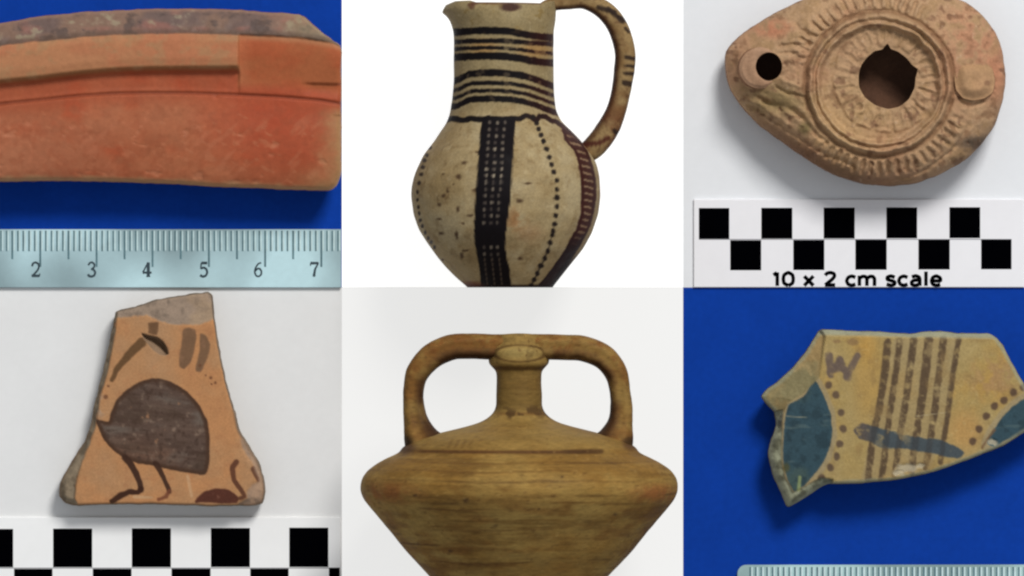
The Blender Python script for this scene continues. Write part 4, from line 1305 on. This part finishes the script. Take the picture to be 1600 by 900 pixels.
    inb = ss(-1.2, 1.2, X - (L1(y) - 2.5)) * ss(1.2, -1.2, X - (L2(y) + 2.5)) * ss(194, 202, y)
    edge = np.maximum(ss(1.2, -1.2, np.abs(X - L1(y)) - 2.6), ss(1.2, -1.2, np.abs(X - L2(y)) - 2.4)) * inb
    per = 10.4
    rung = ss(0.38, 0.30, np.abs(((Y - 0.25 * (x - 910)) / per) % 1.0 - 0.5)) * inb
    dk = [58, 26, 22]
    col = mix(col, [122, 92, 74], inb * 0.7)
    put(rung, 0.9, dk)
    put(edge, 0.96, dk)
    put(inb * ss(355, 392, y), 0.95, [38, 20, 18])
    put(ss(-1.5, 1.5, X - L2(y) + 4) * ss(392, 420, y), 0.95, [26, 17, 16])
    # base ring and burnt patch
    put(ss(443, 447, y), 0.9, [30, 20, 18])
    col = mix(col, [96, 42, 28], sdot(x, y, 735, 446, 20, 6, 0.6) * 0.7)
    # specks and scars of the belly
    for (a, b, r_, s_) in ((717, 277, 6, 5), (708, 289, 2, 2), (694, 308, 5, 4), (687, 321, 4, 3.5), (716, 328, 3.4, 6), (686, 343, 7, 2.5), (735, 338, 6, 2), (714, 367, 3, 8), (690, 365, 5, 3), (726, 256, 5, 4),
                           (742, 300, 3, 5), (724, 350, 4, 3), (722, 400, 3, 8), (691, 406, 3, 2.5), (812, 315, 6, 4), (824, 288, 8, 2.4), (745, 240, 3, 2), (693, 273, 2, 2), (813, 405, 6, 3), (701, 300, 2, 6), (728, 392, 7, 2)):
        col = mix(col, [70, 50, 34], sdot(x + (n3 - .5) * 6, y + (n2 - .5) * 6, a, b, r_ * 0.75, s_ * 0.75, 0.6) * 0.85 * (z > JZ))
    # rim marks
    col = mix(col, [64, 40, 34], sdot(X, Y, 797, 13, 16, 6.5, 0.35) * 0.92)
    col = mix(col, [86, 52, 40], sline(X, Y, [(733, 9), (752, 6), (772, 8), (800, 6), (845, 7)], 4.5, 2, 1.3) * (0.55 + 0.4 * n1))
    col = mix(col, [86, 52, 40], sdot(X, Y, 737, 11, 5, 5, 0.5) * 0.7)
    col = mix(col, [126, 100, 52], ss(0.64, 0.76, fbm(x, y, z, 9, 3, 111)) * ss(60, 40, y) * 0.5)
    return col


def jmod(x, y):
    return (rimtop(x)) * ss(34, 5, y)


revolve(r2, 'body', jys, jl, jr, jug_c, M_jug, JZ, jdepth, 320, jmod, 0.9, 33, True, inner=60)


def hand_c(x, y, z, s):
    n1 = fbm(x, y, z, 30, 4, 121); n2 = fbm(x, y, z, 9, 4, 122)
    col = np.tile(np.array([146., 120., 80.]), (len(x), 1))
    col = mix(col, [120, 90, 54], ss(0.45, 0.68, n1) * 0.8)
    col = mix(col, [96, 66, 42], ss(0.58, 0.74, n2) * 0.6)
    # darker brown towards the inner side
    inner = np.where(True, s, s)
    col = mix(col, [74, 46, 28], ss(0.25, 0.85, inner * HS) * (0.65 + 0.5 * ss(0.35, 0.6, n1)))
    col = mix(col, [96, 56, 34], ss(130, 200, y) * ss(0.4, 0.6, n1) * 0.6)
    for (a, b, c_, d_, w_) in ((978, 90, 992, 92, 6), (978, 103, 992, 104, 5), (977, 115, 991, 116, 6), (976, 130, 989, 132, 9), (935, 12, 960, 20, 8), (950, 14, 972, 34, 7), (965, 26, 978, 32, 6), (976, 44, 982, 50, 5), (960, 205, 968, 212, 7)):
        col = mix(col, [40, 28, 22], sline(x + (n2 - .5) * 5, y + (n2 - .5) * 3, [(a, b), (c_, d_)], w_, w_, 1.6) * 0.85)
    col = mix(col, [70, 30, 22], sline(x + (n2 - .5) * 4, y, [(895, 222), (915, 226), (935, 224), (950, 216)], 9, 7, 1.8) * 0.85)
    return col


HS = 1.0
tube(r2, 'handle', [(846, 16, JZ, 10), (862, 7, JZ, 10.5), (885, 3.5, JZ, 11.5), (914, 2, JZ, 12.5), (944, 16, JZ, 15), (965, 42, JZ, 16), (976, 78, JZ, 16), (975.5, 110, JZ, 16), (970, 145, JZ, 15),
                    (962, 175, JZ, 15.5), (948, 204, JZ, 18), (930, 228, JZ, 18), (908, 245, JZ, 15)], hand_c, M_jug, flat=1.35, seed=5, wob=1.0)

# ------------------------------------------------------------------ 5 amphora
M_amp = clay_mat('olive_buff_clay', 1300, 0.2, 0.72, 0.25, 0.45, 0.00012, stretch=(0.35, 1.0, 0.35))
AZ = 249
r5 = thing('amphora', 'olive brown two-handled amphora with narrow neck and sharp wide shoulder', 'amphora', 811, 760, AZ)
AR = [(521, 34), (528, 36), (537, 38), (543, 45), (549, 48.5), (556, 46.5), (562, 47.5), (568, 47.5), (573, 43), (578, 37), (583, 35.5), (592, 35), (634, 35.5), (644, 39), (653, 48), (661, 62), (668, 88), (675, 118), (682, 146), (690, 168),
      (698, 181), (702.5, 186), (705, 184), (708, 188), (714, 203), (724, 222), (734, 236), (745, 244.5), (757, 248), (768, 247.5), (780, 242.5), (798, 229), (828, 203), (859, 178.5), (885, 154), (900, 140), (935, 108),
      (965, 82), (985, 66), (992, 60), (998, 62), (1004, 72), (1010, 74), (1022, 74)]
ar = sinterp(AR, 1.5)
ays = np.arange(522, 1022, 1.6)


def amp_c(x, y, z):
    n1 = fbm(x, y, z, 90, 4, 131); n2 = fbm(x, y, z, 14, 4, 132)
    st = fbm(x * 0.05, y, z * 0.05, 9, 4, 133) * 0.6 + 0.4 * fbm(x * 0.4, y, z * 0.4, 24, 4, 137); st2 = fbm(x * 0.3, y, z * 0.3, 26, 3, 134)
    col = np.tile(np.array([146., 118., 72.]), (len(x), 1))
    col = mix(col, [130, 98, 52], ss(0.45, 0.68, n1) * 0.75)
    col = mix(col, [154, 130, 84], ss(0.52, 0.3, n1) * 0.7)
    col = mix(col, [112, 84, 46], ss(0.5, 0.66, st) * 0.7)
    col = mix(col, [160, 134, 86], ss(0.48, 0.3, st) * 0.55)
    col = mix(col, [112, 76, 40], ss(0.54, 0.70, st2) * ss(760, 800, y) * 0.55)
    col = mix(col, [106, 74, 38], ss(0.58, 0.75, fbm(x, y * 2, z, 40, 3, 135)) * ss(730, 760, y) * 0.5)
    col = mix(col, [146, 84, 52], (sdot(x, y, 1025, 768, 34, 12, 0.8) * 0.6 + sdot(x, y, 600, 768, 50, 16, 0.8) * 0.6) * ss(0.3, 0.6, n2 * 0.5 + n1 * 0.5))
    col = mix(col, [152, 96, 62], sdot(x, y, 955, 665, 26, 9, 0.8) * 0.0)
    # neck and shoulder plain buff
    col = mix(col, [142, 118, 76], ss(706, 696, y) * 0.5)
    # dark line under the shoulder step
    col = mix(col, [82, 54, 34], ss(3.6, 1.2, np.abs(y - 703.5)) * ss(640, 665, x) * ss(948, 900, x) * (0.55 + 0.5 * n1) * (z > 0))
    col = mix(col, [70, 48, 30], ss(5.0, 2.0, np.abs(y - 703)) * ss(870, 895, x) * ss(945, 938, x) * 0.7 * (z > AZ))
    for (y0, a, b, am) in ((792, 660, 740, .6), (823, 700, 860, .35), (849, 622, 690, .7), (875, 680, 830, .55), (878, 720, 800, .4), (782, 860, 1000, .3), (733, 640, 900, .35), (748, 600, 1000, .25), (720, 640, 960, .3), (838, 860, 960, .25)):
        wv = y0 + 1.5 * np.sin(x / 37.0) + (n2 - 0.5) * 4
        col = mix(col, [86, 58, 32], ss(2.4, 0.4, np.abs(y - wv)) * ss(a - 12, a + 12, x) * ss(b + 12, b - 12, x) * am)
    for q in range(4):
        xx = 703 + q * 10.5
        col = mix(col, [104, 76, 44], sline(x, y, [(xx + 4, 686), (xx - 2, 697)], 3, 2, 1.2) * 0.65)
    for (a, b, r_) in ((729, 777, 5), (774, 816, 3.4), (706, 858, 3), (879, 741, 2.5), (842, 790, 2.2), (766, 620, 4), (960, 800, 3), (650, 770, 3)):
        col = mix(col, [74, 54, 38], sdot(x + (n2 - .5) * 6, y + (n2 - .5) * 4, a, b, r_, r_ * 0.8, 0.4) * 0.7)
    col = mix(col, [78, 52, 32], sdot(x, y, 633, 699, 16, 10, 0.6) * 0.9 + sdot(x, y, 987, 694, 13, 8, 0.6) * 0.75)
    col = mix(col, [102, 70, 40], ss(4, 1, np.abs(y - 646)) * (0.3 + 0.5 * n1) * ss(770, 780, x))
    col = mix(col, [104, 82, 54], ss(4, 1, np.abs(y - 576)) * 0.5)  # soft shadow below the collar, painted in
    col = mix(col, [176, 160, 118], sdot(x, y, 812, 551, 32, 9, 0.6) * 0.55)
    col = mix(col, [112, 92, 60], ss(0.55, 0.7, n2) * ss(590, 570, y) * 0.5)
    fl_ = fbm(x * 0.03, y, z * 0.03, 4.5, 2, 138)
    col = mix(col, [84, 60, 34], ss(0.62, 0.80, fl_) * ss(700, 715, y) * ss(0.35, 0.6, n1) * 0.55)
    col = mix(col, [168, 142, 92], ss(0.38, 0.2, fl_) * ss(700, 715, y) * ss(0.65, 0.4, n1) * 0.4)
    col = mix(col, [92, 64, 38], ss(0.68, 0.80, fbm(x, y, z, 7, 3, 139)) * 0.45)
    col = mix(col, [178, 154, 110], ss(0.70, 0.82, fbm(x, y, z, 6, 3, 140)) * 0.35)
    dr = np.hypot((x - 812) / 40.0, (y - 552) / 13.0)
    col = mix(col, [70, 48, 28], ss(0.16, 0.04, np.abs(dr - 1.0)) * (z > AZ) * 0.6)
    col = mix(col, [70, 48, 28], ss(6, 1, np.abs(y - 575)) * 0.5)  # collar's shadow put into the colour as a darker ring
    col = mix(col, [84, 64, 34], ss(575, 585, y) * ss(648, 636, y) * (0.35 + 0.4 * ss(0.4, 0.6, n1)))  # shading of the neck put into the colour
    col = mix(col, [58, 40, 26], ss(13, 3, np.abs(y - 645 - 3 * np.sin(x / 9.0))) * ss(0.45, 0.6, n2) * 0.6)
    return col * np.array([1.0, 0.97, 0.82])


def amod(x, y):
    return (-2.5 * np.exp(-((x - 811) / 30.0) ** 2) + 1.5) * ss(545, 522, y) + 0 * x


revolve(r5, 'body', ays, lambda y: 811 - ar(y), lambda y: 811 + ar(y), amp_c, M_amp, AZ, None, 340, amod, 1.3, 44, True, inner=70)


def ah_c(x, y, z, s):
    n1 = fbm(x, y, z, 34, 4, 141); n2 = fbm(x, y, z, 10, 4, 142)
    col = np.tile(np.array([140., 112., 70.]), (len(x), 1))
    col = mix(col, [118, 82, 46], ss(0.42, 0.66, n1) * 0.8)
    col = mix(col, [92, 64, 38], ss(0.58, 0.76, n2) * 0.6)
    col = mix(col, [128, 78, 42], ss(610, 550, y) * ss(0.45, 0.65, n2) * 0.45)
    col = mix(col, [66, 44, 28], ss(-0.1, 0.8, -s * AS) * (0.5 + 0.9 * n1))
    col = mix(col, [44, 32, 24], (sdot(x, y, 634, 694, 12, 14, 0.5) + 0.8 * sdot(x, y, 984, 691, 12, 9, 0.5)) * 0.8)
    col = mix(col, [86, 60, 38], ss(0.64, 0.76, fbm(x, y, z, 6, 3, 143)) * 0.5)
    col = mix(col, [150, 126, 82], ss(0.5, 0.25, n1) * 0.5)
    return col * np.array([1.0, 0.97, 0.82])


AS = 1.0
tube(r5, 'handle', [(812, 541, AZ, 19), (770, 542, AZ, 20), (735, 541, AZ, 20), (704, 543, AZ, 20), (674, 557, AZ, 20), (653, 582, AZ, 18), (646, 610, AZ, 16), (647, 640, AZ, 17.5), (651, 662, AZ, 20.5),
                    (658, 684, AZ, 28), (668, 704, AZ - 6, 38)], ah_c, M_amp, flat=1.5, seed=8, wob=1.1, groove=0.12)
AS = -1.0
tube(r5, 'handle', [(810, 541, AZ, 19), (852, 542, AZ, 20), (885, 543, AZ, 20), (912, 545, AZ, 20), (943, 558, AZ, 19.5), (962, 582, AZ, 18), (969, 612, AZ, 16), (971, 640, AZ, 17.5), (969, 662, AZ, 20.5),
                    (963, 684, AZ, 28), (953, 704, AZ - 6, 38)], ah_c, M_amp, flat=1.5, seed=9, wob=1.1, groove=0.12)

for o in list(bpy.data.objects):
    for k in ('_k', '_ox', '_oy'):
        if k in o:
            del o[k]
